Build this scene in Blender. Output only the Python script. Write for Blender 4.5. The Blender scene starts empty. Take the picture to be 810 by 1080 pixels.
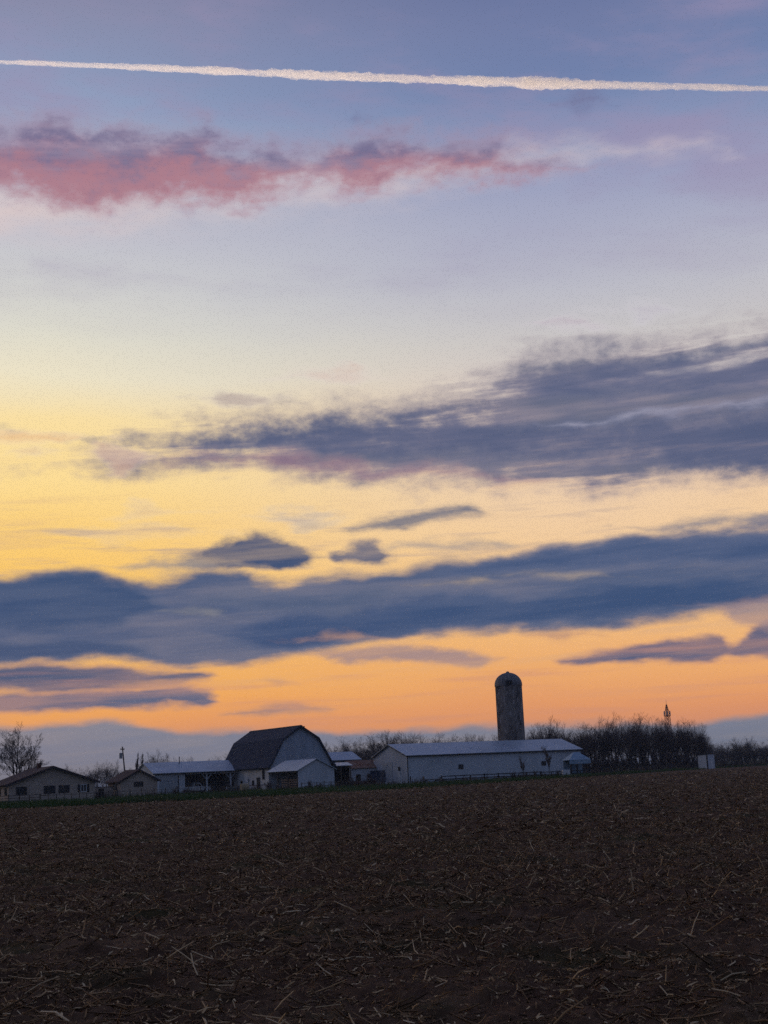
import bpy, bmesh, math, random
import numpy as np
from mathutils import Vector, Matrix, Euler

random.seed(7)
rng = np.random.default_rng(11)
S = bpy.context.scene
COL = S.collection
R = math.radians
PI = math.pi

# ------------------------------------------------------------------ camera
EYE = 1.7
FPX, CX, CY = 1400.0, 405.0, 540.0          # focal length and centre in photo pixels
PITCH, ROLL = R(11.18), R(-2.5)
cam = bpy.data.cameras.new('camera')
cam.sensor_fit = 'VERTICAL'
cam.sensor_height = 24.0
cam.lens = 24.0 * FPX / 1080.0
cam.clip_start = 0.1
cam.clip_end = 200000.0
camo = bpy.data.objects.new('camera', cam)
COL.objects.link(camo)
CAMR = Matrix.Rotation(R(90) + PITCH, 3, 'X') @ Matrix.Rotation(ROLL, 3, 'Z')
camo.matrix_world = Matrix.Translation((0, 0, EYE)) @ CAMR.to_4x4()
S.camera = camo

def ray(x, y):
    return (CAMR @ Vector(((x - CX) / FPX, (CY - y) / FPX, -1.0))).normalized()
def azel(x, y):
    d = ray(x, y)
    return math.degrees(math.atan2(d.x, d.y)), math.degrees(math.asin(d.z))
def hy(x):                                   # image row of the horizon
    return 816.8 - (x - 405) * math.tan(R(2.5))
def gx(x, D):                                # ground position seen at image column x, D metres away
    d = ray(x, hy(x) + 8)
    return d.x / d.y * D
G = -0.1                                     # farmyard level (the field surface is about 0)
def lin(c):
    return tuple((v / 255 / 12.92) if v / 255 <= 0.04045 else ((v / 255 + 0.055) / 1.055) ** 2.4 for v in c)

# ------------------------------------------------------------------ node helpers
class NT:
    def __init__(s, tree): s.t = tree; s.n = tree.nodes; s.l = tree.links
    def node(s, typ, **kw):
        n = s.n.new(typ)
        for k, v in kw.items(): setattr(n, k, v)
        return n
    def put(s, sock, v):
        if isinstance(v, bpy.types.NodeSocket): s.l.new(v, sock)
        else:
            if sock.type == 'RGBA' and len(v) == 3: v = (*v, 1.0)
            sock.default_value = v
    def m(s, op, a, b=None, c=None, clamp=False):
        n = s.node('ShaderNodeMath', operation=op, use_clamp=clamp)
        for i, v in enumerate((a, b, c)):
            if v is not None: s.put(n.inputs[i], v)
        return n.outputs[0]
    def add(s, a, b): return s.m('ADD', a, b)
    def sub(s, a, b): return s.m('SUBTRACT', a, b)
    def mul(s, a, b): return s.m('MULTIPLY', a, b)
    def ss(s, lo, hi, x, o0=0.0, o1=1.0):
        n = s.node('ShaderNodeMapRange', interpolation_type='SMOOTHSTEP')
        s.put(n.inputs['Value'], x); s.put(n.inputs['From Min'], lo); s.put(n.inputs['From Max'], hi)
        s.put(n.inputs['To Min'], o0); s.put(n.inputs['To Max'], o1)
        return n.outputs[0]
    def vec(s, x, y, z=0.0):
        n = s.node('ShaderNodeCombineXYZ')
        for i, v in enumerate((x, y, z)): s.put(n.inputs[i], v)
        return n.outputs[0]
    def noise(s, v, scale=1.0, detail=5.0, rough=0.55, dist=0.0):
        n = s.node('ShaderNodeTexNoise')
        s.put(n.inputs['Vector'], v)
        n.inputs['Scale'].default_value = scale; n.inputs['Detail'].default_value = detail
        n.inputs['Roughness'].default_value = rough; n.inputs['Distortion'].default_value = dist
        return n.outputs['Fac']
    def mix(s, f, a, b, blend='MIX'):
        n = s.node('ShaderNodeMix', data_type='RGBA', blend_type=blend)
        s.put(n.inputs[0], f); s.put(n.inputs[6], a); s.put(n.inputs[7], b)
        return n.outputs[2]
    def ramp(s, f, stops):
        n = s.node('ShaderNodeValToRGB')
        cr = n.color_ramp
        cr.elements[0].position = stops[0][0]; cr.elements[0].color = (*stops[0][1], 1)
        cr.elements[1].position = stops[-1][0]; cr.elements[1].color = (*stops[-1][1], 1)
        for p, c in stops[1:-1]:
            e = cr.elements.new(p); e.color = (*c, 1)
        s.put(n.inputs[0], f)
        return n.outputs[0]
    def curve(s, x, pts):
        n = s.node('ShaderNodeFloatCurve')
        cv = n.mapping.curves[0]
        pts = sorted(pts)
        while len(cv.points) < len(pts): cv.points.new(0.5, 0.5)
        for p, (a, b) in zip(cv.points, pts):
            p.location = (a, b); p.handle_type = 'AUTO_CLAMPED'
        n.mapping.update()
        s.put(n.inputs['Value'], x)
        return n.outputs[0]

# ------------------------------------------------------------------ world: dusk sky with clouds
SUN_AZ, SUN_EL = -17.0, -1.0                 # the sun has just set, left of the frame's middle
def build_world():
    w = bpy.data.worlds.new('World'); S.world = w; w.use_nodes = True
    w.cycles.sampling_method = 'MANUAL'; w.cycles.sample_map_resolution = 256
    t = NT(w.node_tree); t.n.clear()
    tc = t.node('ShaderNodeTexCoord')
    sep = t.node('ShaderNodeSeparateXYZ'); t.l.new(tc.outputs['Generated'], sep.inputs[0])
    X, Y, Z = sep.outputs
    az = t.mul(t.m('ARCTAN2', X, Y), 180 / PI)
    el = t.mul(t.m('ARCSINE', Z), 180 / PI)

    # clear-sky colours by elevation, for the left and for the right of the view
    L = [(-400, (52, 66, 112)), (-120, (96, 108, 150)), (0, (136, 139, 168)), (60, (138, 150, 182)), (110, (146, 161, 192)), (180, (178, 181, 196)),
         (250, (194, 194, 203)), (300, (208, 208, 206)), (350, (221, 218, 204)), (400, (236, 226, 198)), (450, (250, 223, 162)),
         (510, (253, 220, 148)), (560, (252, 208, 122)), (610, (250, 198, 104)), (700, (245, 182, 98)), (740, (244, 171, 90)),
         (765, (236, 160, 98)), (790, (218, 150, 112)), (815, (185, 140, 120)), (850, (120, 105, 110))]
    Rr = [(-400, (48, 62, 108)), (-120, (88, 102, 146)), (0, (112, 124, 164)), (60, (112, 129, 170)), (110, (128, 143, 180)), (180, (154, 160, 190)),
          (250, (173, 175, 195)), (300, (188, 188, 198)), (350, (200, 196, 196)), (400, (212, 200, 194)), (450, (226, 204, 186)),
          (510, (238, 206, 172)), (560, (242, 204, 160)), (610, (244, 196, 136)), (700, (240, 173, 110)), (740, (231, 155, 104)),
          (765, (220, 147, 110)), (790, (200, 143, 122)), (815, (176, 136, 126)), (850, (112, 104, 114))]
    E0, ES = -4.0, 100.0
    def stops(tab, xcol):
        return sorted([((azel(xcol, y)[1] - E0) / ES, lin(c)) for y, c in tab])
    eln = t.m('DIVIDE', t.sub(el, E0), ES, clamp=True)
    soft = t.noise(t.vec(t.mul(az, 0.05), t.mul(el, 0.16), 3.1), 1.0, 3.0, 0.5)
    eln2 = t.add(eln, t.mul(t.sub(soft, 0.5), 0.022))
    cL = t.ramp(eln2, stops(L, 100)); cR = t.ramp(eln2, stops(Rr, 700))
    col = t.mix(t.ss(-16.0, 10.0, az), cL, cR)

    # shared cloud turbulence (stretched along the horizon)
    nz = t.node('ShaderNodeTexNoise'); nz.inputs['Scale'].default_value = 1.0
    nz.inputs['Detail'].default_value = 4.0; nz.inputs['Roughness'].default_value = 0.5
    t.l.new(t.vec(t.mul(az, 0.33), t.mul(el, 0.85), 0.7), nz.inputs['Vector'])
    sc = t.node('ShaderNodeSeparateColor'); t.l.new(nz.outputs['Color'], sc.inputs[0])
    nx, ny, nf = sc.outputs
    azw = t.add(az, t.mul(t.sub(nx, 0.5), 2.6))
    elw_hi = t.add(el, t.mul(t.sub(ny, 0.5), 1.7))
    elw_lo = t.add(el, t.mul(t.sub(ny, 0.5), 1.0))
    azn = t.m('DIVIDE', t.add(azw, 30.0), 60.0, clamp=True)
    fine = t.noise(t.vec(t.mul(az, 0.62), t.mul(el, 1.7), 9.4), 1.0, 8.0, 0.62)
    streak = t.noise(t.vec(t.mul(az, 0.15), t.add(t.mul(el, 1.5), t.mul(az, -0.06)), 4.2), 1.0, 5.0, 0.55)
    V0, VS = -4.0, 45.0
    puff = t.noise(t.vec(t.mul(az, 0.85), t.mul(el, 1.35), 21.4), 1.0, 8.0, 0.62)
    pz = t.sub(puff, 0.5)
    fz = t.sub(fine, 0.5); svar = t.mul(t.ss(0.35, 0.68, streak), 0.5)

    def layer(col, top, bot, core, fringe, softT=.45, softB=.35, patch=0.5, alpha=1.0, low=True, tint=None, hole=0.0, iso=False):
        fz_ = pz if iso else fz
        elw = elw_lo if low else elw_hi
        def pts(pp):
            o = [azel(x, y) for x, y in pp]
            return [((a + 30) / 60, (e - V0) / VS) for a, e in o]
        vt = t.add(t.mul(t.curve(azn, pts(top)), VS), V0)
        vb = t.add(t.mul(t.curve(azn, pts(bot)), VS), V0)
        dB = t.sub(elw, vb)
        d = t.m('MINIMUM', t.mul(t.sub(vt, elw), 1 / softT), t.mul(dB, 1 / softB))
        d = t.m('MULTIPLY_ADD', fz_, patch * 5.0, t.m('MINIMUM', d, 2.0))
        if hole: d = t.sub(d, t.mul(t.ss(0.50, 0.72, streak), hole * 3.0))
        d = t.ss(-0.72, 1.12, d)
        c = t.mix(svar, lin(core), lin(fringe))
        if tint is not None:                      # the cloud's sunlit base against its top
            h = t.m('DIVIDE', dB, t.m('MAXIMUM', t.sub(vt, vb), 0.05), clamp=True)
            c = t.mix(t.mul(t.ss(0.88, 0.20, t.m('MULTIPLY_ADD', fz_, 1.3, h)), 0.9), c, lin(tint))
        c = t.mix(d, lin(fringe), c)
        return t.mix(t.mul(d, alpha), col, c)

    # faint lavender cirrus high up
    cir = t.noise(t.vec(t.mul(az, 0.09), t.add(t.mul(el, 0.32), t.mul(az, 0.02)), 1.3), 1.0, 6.0, 0.6)
    col = t.mix(t.mul(t.mul(t.ss(0.45, 0.72, cir), t.ss(17.0, 26.0, el)), 0.62), col, lin((154, 142, 174)))
    # pale veil under the pink cloud
    col = layer(col, [(-200, 190), (0, 185), (150, 195), (300, 172), (450, 165), (560, 154), (640, 150), (720, 154), (760, 164), (790, 182), (1000, 220)],
                [(-200, 262), (0, 256), (100, 250), (250, 226), (400, 214), (560, 180), (640, 162), (720, 156), (760, 154), (790, 150), (1000, 140)],
                (224, 202, 198), (206, 195, 202), .9, 1.4, .25, .68, False)
    # pink cloud: purple-grey tops, red undersides
    col = layer(col, [(-200, 120), (0, 134), (50, 124), (110, 130), (170, 134), (205, 128), (240, 146), (285, 152), (325, 162), (355, 144), (410, 138), (450, 146), (505, 142), (545, 156), (585, 164), (640, 186), (1000, 200)],
                [(-200, 206), (0, 206), (60, 218), (110, 222), (200, 218), (290, 212), (330, 196), (380, 204), (430, 190), (520, 194), (570, 188), (600, 172), (640, 168), (1000, 160)],
                (114, 106, 140), (172, 150, 170), 1.0, .85, .55, .92, False, (176, 120, 132), .05, True)
    # faint dark scraps near the contrail
    for x0, x1, y0, y1 in ((582, 640, 94, 122), (368, 392, 118, 130)):
        mx, my = (x0 + x1) / 2, (y0 + y1) / 2
        col = layer(col, [(x0 - 200, my + 40), (x0, my), (mx, y0), (x1, my), (x1 + 200, my + 40)], [(x0 - 200, my - 30), (x0, my), (mx, y1), (x1, my), (x1 + 200, my - 30)],
                    (112, 112, 148), (118, 124, 162), .6, .6, .5, .7, False, None, 0, True)
    # big grey-blue cloud on the right
    col = layer(col, [(-200, 520), (70, 492), (100, 480), (130, 464), (200, 448), (260, 438), (330, 429), (400, 424), (450, 408), (520, 392), (560, 372), (620, 358), (700, 356), (760, 350), (810, 340), (1000, 322)],
                [(-200, 500), (70, 490), (130, 500), (200, 498), (300, 502), (420, 512), (520, 516), (620, 517), (720, 512), (810, 508), (1000, 500)],
                (90, 98, 126), (162, 148, 158), 1.3, .8, .40, .95, False, None, .30, True)
    col = layer(col, [(-200, 440), (180, 470), (240, 456), (320, 448), (420, 440), (480, 436), (600, 446), (660, 440), (740, 434), (820, 428), (1000, 420)],
                [(-200, 430), (180, 466), (240, 474), (320, 482), (420, 484), (480, 486), (600, 486), (660, 486), (740, 496), (820, 494), (1000, 484)],
                (78, 89, 122), (100, 106, 136), .8, .7, .5, .85, False, None, .10, True)
    col = layer(col, [(-200, 440), (480, 420), (560, 398), (640, 384), (720, 372), (820, 362), (1000, 350)],
                [(-200, 400), (480, 414), (560, 416), (640, 418), (720, 414), (820, 412), (1000, 400)],
                (84, 94, 126), (106, 110, 140), .7, .6, .5, .8, False, None, .15)
    # warm light on the big cloud's left underside
    col = layer(col, [(-200, 520), (150, 490), (230, 478), (320, 478), (420, 488), (560, 502), (800, 540)], [(-200, 470), (150, 488), (230, 492), (320, 498), (420, 504), (560, 508), (800, 480)],
                (150, 116, 134), (176, 146, 148), .45, .35, .5, .6, False)
    # the light slot in it
    col = layer(col, [(-200, 440), (560, 450), (600, 443), (660, 434), (740, 427), (800, 421), (860, 425), (1000, 440)],
                [(-200, 410), (560, 444), (600, 447), (660, 442), (740, 434), (800, 428), (860, 420), (1000, 400)],
                (160, 158, 178), (130, 134, 162), .25, .25, .5, .7, False)
    # wisps left of it
    for x0, x1, y0, y1, c in ((-40, 118, 452, 468, (236, 194, 146)), (20, 60, 472, 486, (222, 188, 146)), (92, 156, 466, 500, (190, 154, 142)), (214, 288, 410, 432, (172, 154, 150)),
                              (300, 400, 386, 404, (214, 192, 180)), (120, 190, 530, 544, (226, 190, 140)), (270, 360, 538, 556, (190, 172, 156)), (60, 230, 552, 572, (226, 186, 130)), (640, 720, 320, 334, (190, 184, 194)), (560, 640, 336, 352, (190, 178, 188))):
        mx, my = (x0 + x1) / 2, (y0 + y1) / 2
        col = layer(col, [(x0 - 200, my + 30), (x0, my), (mx, y0), (x1, my), (x1 + 200, my + 30)], [(x0 - 200, my - 10), (x0, my), (mx, y1), (x1, my), (x1 + 200, my - 10)],
                    c, tuple(min(255, int(v * .5 + 118)) for v in c), .35, .35, .55, .75, False)
    # thin streaks everywhere in the yellow part
    wis = t.mul(t.ss(0.52, 0.74, streak), t.mul(t.ss(2.0, 6.0, el), t.ss(15.0, 11.0, el)))
    col = t.mix(t.mul(wis, 0.35), col, lin((200, 166, 142)))
    wis2 = t.noise(t.vec(t.mul(az, 0.20), t.mul(el, 2.2), 14.0), 1.0, 5.0, 0.6)
    col = t.mix(t.mul(t.mul(t.ss(0.50, 0.74, wis2), t.mul(t.ss(6.0, 8.5, el), t.ss(12.5, 10.0, el))), 0.62), col, lin((166, 150, 150)))
    # dark tuft clouds
    dark = (62, 80, 116)
    col = layer(col, [(-200, 620), (170, 600), (205, 580), (240, 568), (285, 561), (315, 574), (335, 588), (600, 640)],
                [(-200, 560), (170, 590), (205, 599), (240, 601), (285, 601), (315, 598), (335, 588), (600, 560)], dark, (172, 152, 136), .35, .2, .5, 1.0, True, None, 0, True)
    col = layer(col, [(-200, 620), (335, 598), (350, 582), (375, 572), (395, 572), (412, 586), (700, 640)],
                [(-200, 560), (335, 582), (350, 593), (375, 596), (395, 596), (412, 588), (700, 540)], (76, 90, 122), (172, 152, 142), .35, .25, .5, .95, True, None, 0, True)
    col = layer(col, [(-200, 620), (100, 598), (150, 588), (200, 586), (240, 592), (500, 620)], [(-200, 560), (100, 594), (150, 600), (200, 602), (240, 598), (500, 560)], (150, 142, 140), (200, 172, 140), .3, .3, .5, .8)
    col = layer(col, [(-200, 580), (345, 562), (380, 550), (430, 538), (480, 532), (505, 534), (525, 544), (800, 600)],
                [(-200, 540), (345, 558), (380, 562), (430, 558), (480, 547), (505, 544), (525, 538), (800, 520)], (98, 106, 128), (172, 154, 144), .3, .25, .5, .9)
    col = layer(col, [(-200, 580), (600, 560), (700, 550), (760, 544), (830, 540), (1000, 536)],
                [(-200, 540), (600, 554), (700, 559), (760, 557), (830, 555), (1000, 554)], (112, 118, 140), (172, 154, 144), .28, .28, .5, .85)
    col = layer(col, [(-200, 600), (380, 586), (440, 571), (520, 569), (560, 577), (900, 620)],
                [(-200, 560), (380, 582), (440, 581), (520, 579), (560, 573), (900, 540)], (150, 142, 146), (196, 174, 150), .28, .28, .5, .75)
    # the long band: soft grey sheet, then its darker bodies
    col = layer(col, [(-200, 606), (0, 608), (60, 601), (100, 603), (130, 611), (160, 611), (190, 604), (220, 597), (250, 602), (280, 612), (310, 612), (340, 604), (375, 605), (405, 600), (450, 592), (520, 584), (600, 574), (700, 560), (810, 550), (1000, 536)],
                [(-200, 700), (0, 704), (60, 702), (120, 698), (200, 704), (240, 705), (300, 694), (380, 686), (430, 673), (520, 665), (600, 667), (660, 659), (740, 649), (810, 637), (1000, 620)],
                (78, 93, 126), (132, 128, 142), .4, .35, .28, 1.0, True, None, .13)
    col = layer(col, [(-200, 600), (0, 608), (55, 602), (85, 602), (110, 608), (150, 622), (190, 646), (230, 690), (600, 760)],
                [(-200, 666), (0, 665), (60, 665), (110, 661), (160, 650), (195, 644), (230, 640), (600, 600)], (52, 77, 116), (86, 100, 130), .35, .4, .22, .96, True, None, 0, True)
    col = layer(col, [(-200, 668), (0, 672), (100, 676), (150, 682), (200, 700), (600, 760)], [(-200, 700), (0, 700), (100, 697), (150, 692), (200, 690), (600, 640)], (56, 79, 117), (86, 100, 130), .35, .25, .25, .92)
    col = layer(col, [(-200, 720), (200, 668), (260, 656), (320, 642), (400, 630), (480, 622), (560, 626), (640, 614), (720, 606), (810, 602), (1000, 590)],
                [(-200, 640), (200, 664), (260, 680), (320, 684), (400, 676), (480, 664), (560, 660), (640, 655), (720, 644), (810, 634), (1000, 616)],
                (54, 78, 118), (86, 100, 132), .5, .3, .28, .95)
    col = layer(col, [(-200, 660), (210, 630), (260, 622), (330, 628), (400, 618), (440, 620), (700, 680)], [(-200, 580), (210, 634), (260, 640), (330, 648), (400, 640), (440, 626), (700, 560)], (78, 93, 124), (112, 116, 136), .4, .4, .4, .8, True, None, 0, True)
    col = layer(col, [(-200, 640), (430, 612), (520, 590), (600, 578), (700, 564), (810, 555), (1000, 540)],
                [(-200, 560), (430, 606), (520, 603), (600, 602), (700, 596), (810, 592), (1000, 590)], (64, 84, 122), (94, 106, 138), .45, .4, .35, .92)
    # light showing through the band
    for x0, x1, y0, y1, c in ((180, 246, 643, 651, (140, 138, 142)), (455, 535, 611, 618, (186, 162, 140)), (550, 646, 603, 610, (186, 164, 146))):
        mx, my = (x0 + x1) / 2, (y0 + y1) / 2
        col = layer(col, [(x0 - 200, my + 30), (x0, my), (mx, y0), (x1, my), (x1 + 200, my + 30)], [(x0 - 200, my - 10), (x0, my), (mx, y1), (x1, my), (x1 + 200, my - 10)],
                    c, tuple(int(v * .55 + 50) for v in c), .26, .26, .6, .62)
    # low bands on the left
    col = layer(col, [(-200, 696), (0, 700), (80, 701), (150, 704), (205, 708), (240, 724), (600, 790)],
                [(-200, 731), (0, 731), (80, 730), (150, 727), (205, 721), (240, 711), (600, 640)], (74, 90, 122), (180, 142, 132), .25, .2, .28, 1.0)
    col = layer(col, [(-200, 732), (0, 731), (60, 727), (140, 725), (220, 728), (255, 746), (600, 810)],
                [(-200, 752), (0, 752), (80, 750), (140, 748), (220, 744), (255, 733), (600, 660)], (90, 101, 130), (196, 148, 130), .22, .2, .28, 1.0)
    # right-hand tuft, thin mauve bars
    col = layer(col, [(-200, 760), (560, 708), (590, 693), (640, 684), (700, 674), (748, 669), (765, 679), (790, 662), (830, 652), (1000, 640)],
                [(-200, 640), (560, 688), (590, 698), (640, 701), (700, 700), (748, 697), (765, 692), (790, 693), (830, 694), (1000, 694)], (84, 94, 126), (190, 144, 128), .25, .2, .32, 1.0)
    col = layer(col, [(-200, 740), (300, 696), (340, 686), (420, 682), (500, 684), (540, 694), (800, 770)],
                [(-200, 660), (300, 690), (340, 695), (420, 702), (500, 705), (540, 690), (800, 630)], (152, 132, 140), (206, 162, 132), .25, .25, .45, .85)
    col = layer(col, [(-200, 640), (740, 642), (780, 630), (830, 626), (1000, 610)], [(-200, 600), (740, 636), (780, 660), (830, 670), (1000, 690)], (136, 126, 142), (196, 154, 134), .3, .3, .4, .75)
    col = layer(col, [(-200, 800), (205, 764), (240, 750), (300, 744), (350, 745), (375, 753), (700, 810)],
                [(-200, 720), (205, 746), (240, 757), (300, 753), (350, 750), (375, 743), (700, 690)], (152, 126, 128), (206, 154, 120), .22, .2, .4, .9)
    for x0, x1, y0, y1 in ((276, 312, 714, 724), (120, 200, 716, 726), (330, 410, 668, 678), (560, 640, 664, 676)):
        mx, my = (x0 + x1) / 2, (y0 + y1) / 2
        col = layer(col, [(x0 - 200, my + 30), (x0, my), (mx, y0), (x1, my), (x1 + 200, my + 30)], [(x0 - 200, my - 10), (x0, my), (mx, y1), (x1, my), (x1 + 200, my - 10)],
                    (176, 136, 122), (220, 166, 122), .25, .25, .5, .7)
    wis3 = t.noise(t.vec(t.mul(az, 0.14), t.mul(el, 2.4), 31.0), 1.0, 5.0, 0.6)
    col = t.mix(t.mul(t.mul(t.ss(0.48, 0.72, wis3), t.mul(t.ss(1.4, 2.4, el), t.ss(5.4, 4.2, el))), 0.40), col, lin((206, 146, 124)))
    # grey bank sitting on the horizon
    col = layer(col, [(-200, 764), (0, 765), (60, 763), (120, 760), (150, 765), (185, 771), (260, 772), (350, 769), (420, 767), (500, 766), (560, 764), (640, 762), (700, 760), (760, 757), (810, 754), (1000, 750)],
                [(-200, 1100), (400, 1100), (1000, 1080)], (118, 129, 150), (150, 146, 150), .28, .3, .05, .96)
    # the bank is greyest low down
    # away from the afterglow the sky is a darker blue
    dx, dy = math.sin(R(SUN_AZ)), math.cos(R(SUN_AZ))
    hor = t.m('MAXIMUM', t.m('SQRT', t.add(t.mul(X, X), t.mul(Y, Y))), 0.001)
    cosw = t.m('DIVIDE', t.add(t.mul(X, dx), t.mul(Y, dy)), hor)
    westness = t.ss(0.86, -0.35, cosw)           # 0 in the view, 1 well away from the sunset
    east = t.ramp(t.m('DIVIDE', el, 90.0, clamp=True), [(0.0, (0.082, 0.108, 0.185)), (0.12, (0.098, 0.125, 0.22)), (0.35, (0.100, 0.138, 0.255)), (1.0, (0.075, 0.105, 0.190))])
    col = t.mix(westness, col, east)
    bg = t.node('ShaderNodeBackground'); t.put(bg.inputs['Color'], col); bg.inputs['Strength'].default_value = 1.0
    sky = t.node('ShaderNodeTexSky', sky_type='NISHITA', sun_disc=False)
    sky.sun_elevation = R(SUN_EL); sky.sun_rotation = R(SUN_AZ); sky.altitude = 200.0
    bg2 = t.node('ShaderNodeBackground'); t.l.new(sky.outputs[0], bg2.inputs['Color']); bg2.inputs['Strength'].default_value = 0.008
    ad = t.node('ShaderNodeAddShader'); t.l.new(bg.outputs[0], ad.inputs[0]); t.l.new(bg2.outputs[0], ad.inputs[1])
    out = t.node('ShaderNodeOutputWorld'); t.l.new(ad.outputs[0], out.inputs['Surface'])
build_world()

sun = bpy.data.lights.new('sun', 'SUN'); sun.energy = 3.9; sun.angle = R(0.5); sun.color = (1.0, 0.77, 0.56)
suno = bpy.data.objects.new('sun', sun); COL.objects.link(suno)
sd = Vector((math.sin(R(SUN_AZ)) * math.cos(R(SUN_EL)), math.cos(R(SUN_AZ)) * math.cos(R(SUN_EL)), math.sin(R(SUN_EL))))
suno.rotation_euler = sd.to_track_quat('Z', 'Y').to_euler()

# ------------------------------------------------------------------ materials
MATS = {}
def mat(name, base, var=None, scale=1.0, amount=0.5, rough=0.85, metal=0.0, bump=0.0, bscale=8.0, ribs=None, stretch=(1, 1, 1), spec=0.3, stain=None):
    if name in MATS: return MATS[name]
    m_ = bpy.data.materials.new(name); m_.use_nodes = True
    t = NT(m_.node_tree)
    b = t.n['Principled BSDF']
    tc = t.node('ShaderNodeTexCoord')
    mp = t.node('ShaderNodeMapping'); mp.inputs['Scale'].default_value = stretch
    t.l.new(tc.outputs['Object'], mp.inputs['Vector'])
    v = mp.outputs[0]
    c = tuple(base)
    if var is not None:
        n = t.noise(v, scale, 6.0, 0.6)
        c = t.mix(t.mul(t.ss(0.38, 0.66, n), amount), tuple(base), tuple(var))
    if stain is not None:
        n2 = t.noise(v, scale * 3.7, 5.0, 0.6, 0.4)
        c = t.mix(t.mul(t.ss(0.54, 0.66, n2), 0.75), c, tuple(stain))
    t.put(b.inputs['Base Color'], c)
    b.inputs['Roughness'].default_value = rough; b.inputs['Metallic'].default_value = metal
    b.inputs['Specular IOR Level'].default_value = spec
    h = None
    if bump: h = t.mul(t.noise(tc.outputs['Object'], bscale, 5.0, 0.6), 1.0)
    if ribs:
        sp = t.node('ShaderNodeSeparateXYZ'); t.l.new(tc.outputs['Object'], sp.inputs[0])
        q = t.add(sp.outputs[0], sp.outputs[1]) if ribs[0] == 'V' else sp.outputs[2]
        if ribs[0] == 'X': q = sp.outputs[0]
        if ribs[0] == 'Y': q = sp.outputs[1]
        wv = t.m('POWER', t.m('ABSOLUTE', t.m('SINE', t.mul(q, PI / ribs[1]))), 6.0)
        h = t.mul(wv, 0.6) if h is None else t.add(h, wv)
    if h is not None:
        bm = t.node('ShaderNodeBump'); bm.inputs['Strength'].default_value = max(bump, 0.35); bm.inputs['Distance'].default_value = 0.04
        t.put(bm.inputs['Height'], h); t.l.new(bm.outputs[0], b.inputs['Normal'])
    MATS[name] = m_
    return m_

M_white = mat('white metal siding', (.62, .64, .68), (.50, .52, .55), .35, .7, .55, ribs=('V', .3), stretch=(1, 1, .35))
M_grey_siding = mat('grey painted barn boards', (.44, .48, .55), (.34, .37, .43), .5, .8, .8, ribs=('V', .3), stretch=(1, 1, .2))
M_old_white = mat('old white barn boards', (.80, .78, .76), (.55, .52, .50), .9, .6, .85, ribs=('V', .25), stretch=(1.5, 1.5, .2), stain=(.45, .42, .4))
M_shingle = mat('dark barn shingles', (.034, .044, .075), (.048, .054, .085), 1.2, .8, .95, bump=.4, bscale=3)
M_redroof = mat('dark red shingles', (.10, .055, .052), (.065, .045, .045), .8, .8, .95, bump=.4, bscale=4)
M_tinroof_x = mat('galvanised roofing across', (.50, .56, .62), (.40, .44, .48), .3, .6, .5, .30, ribs=('X', .45))
M_tinroof_y = mat('galvanised roofing along', (.50, .56, .62), (.40, .44, .48), .3, .6, .5, .30, ribs=('Y', .45))
M_rusttin = mat('rusty roofing', (.26, .10, .055), (.36, .22, .16), .8, .9, .8, ribs=('X', .4))
M_tan = mat('tan siding', (.50, .40, .32), (.42, .33, .27), .6, .6, .9, ribs=('Z', .2))
M_trim = mat('dark trim', (.035, .033, .036), None, rough=.7)
M_wtrim = mat('white trim', (.7, .7, .7), None, rough=.6)
M_glass = mat('window glass', (.02, .022, .026), None, rough=.12, spec=.6)
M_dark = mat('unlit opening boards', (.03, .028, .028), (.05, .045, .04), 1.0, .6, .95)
M_wood = mat('weathered wood', (.11, .085, .068), (.07, .055, .048), 2.0, .7, .95, bump=.3, bscale=12, stretch=(3, 3, .5))
M_plank = mat('pale planks', (.26, .18, .125), (.17, .12, .09), 2.0, .7, .9)
M_conc = mat('silo staves', (.20, .168, .150), (.06, .05, .047), .42, 1.0, .95, bump=.3, bscale=3, stretch=(1.5, 1.5, .5), stain=(.36, .32, .30))
M_dome = mat('silo dome metal', (.20, .19, .20), (.14, .13, .13), .5, .8, .6, .4)
M_bark = mat('bark', (.055, .045, .042), (.035, .03, .03), 3.0, .7, .95)
M_twig = mat('twigs', (.115, .083, .074), None, rough=.95)
M_rust = mat('rusty iron', (.16, .065, .045), (.08, .05, .045), 3.0, .9, .85, .2)
M_bluep = mat('dark blue paint', (.03, .045, .085), (.02, .03, .06), 1.0, .6, .5)
M_pale_blue = mat('pale blue sheeting', (.32, .44, .54), (.25, .36, .46), 1.0, .6, .5, .2)
M_tyre = mat('tyre rubber', (.02, .02, .02), None, rough=.9)
M_rim = mat('wheel steel', (.4, .4, .4), None, rough=.5, metal=.6)
M_carp = mat('pale car paint', (.6, .6, .6), None, rough=.35)
M_hay = mat('hay', (.40, .31, .19), (.26, .2, .12), 6.0, .8, .95, bump=.6, bscale=20)
M_tower = mat('tower steel red', (.36, .10, .06), None, rough=.6, metal=.2)
M_towerw = mat('tower steel white', (.6, .58, .56), None, rough=.6)
M_gal = mat('galvanised steel', (.35, .36, .38), None, rough=.5, metal=.6)

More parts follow.
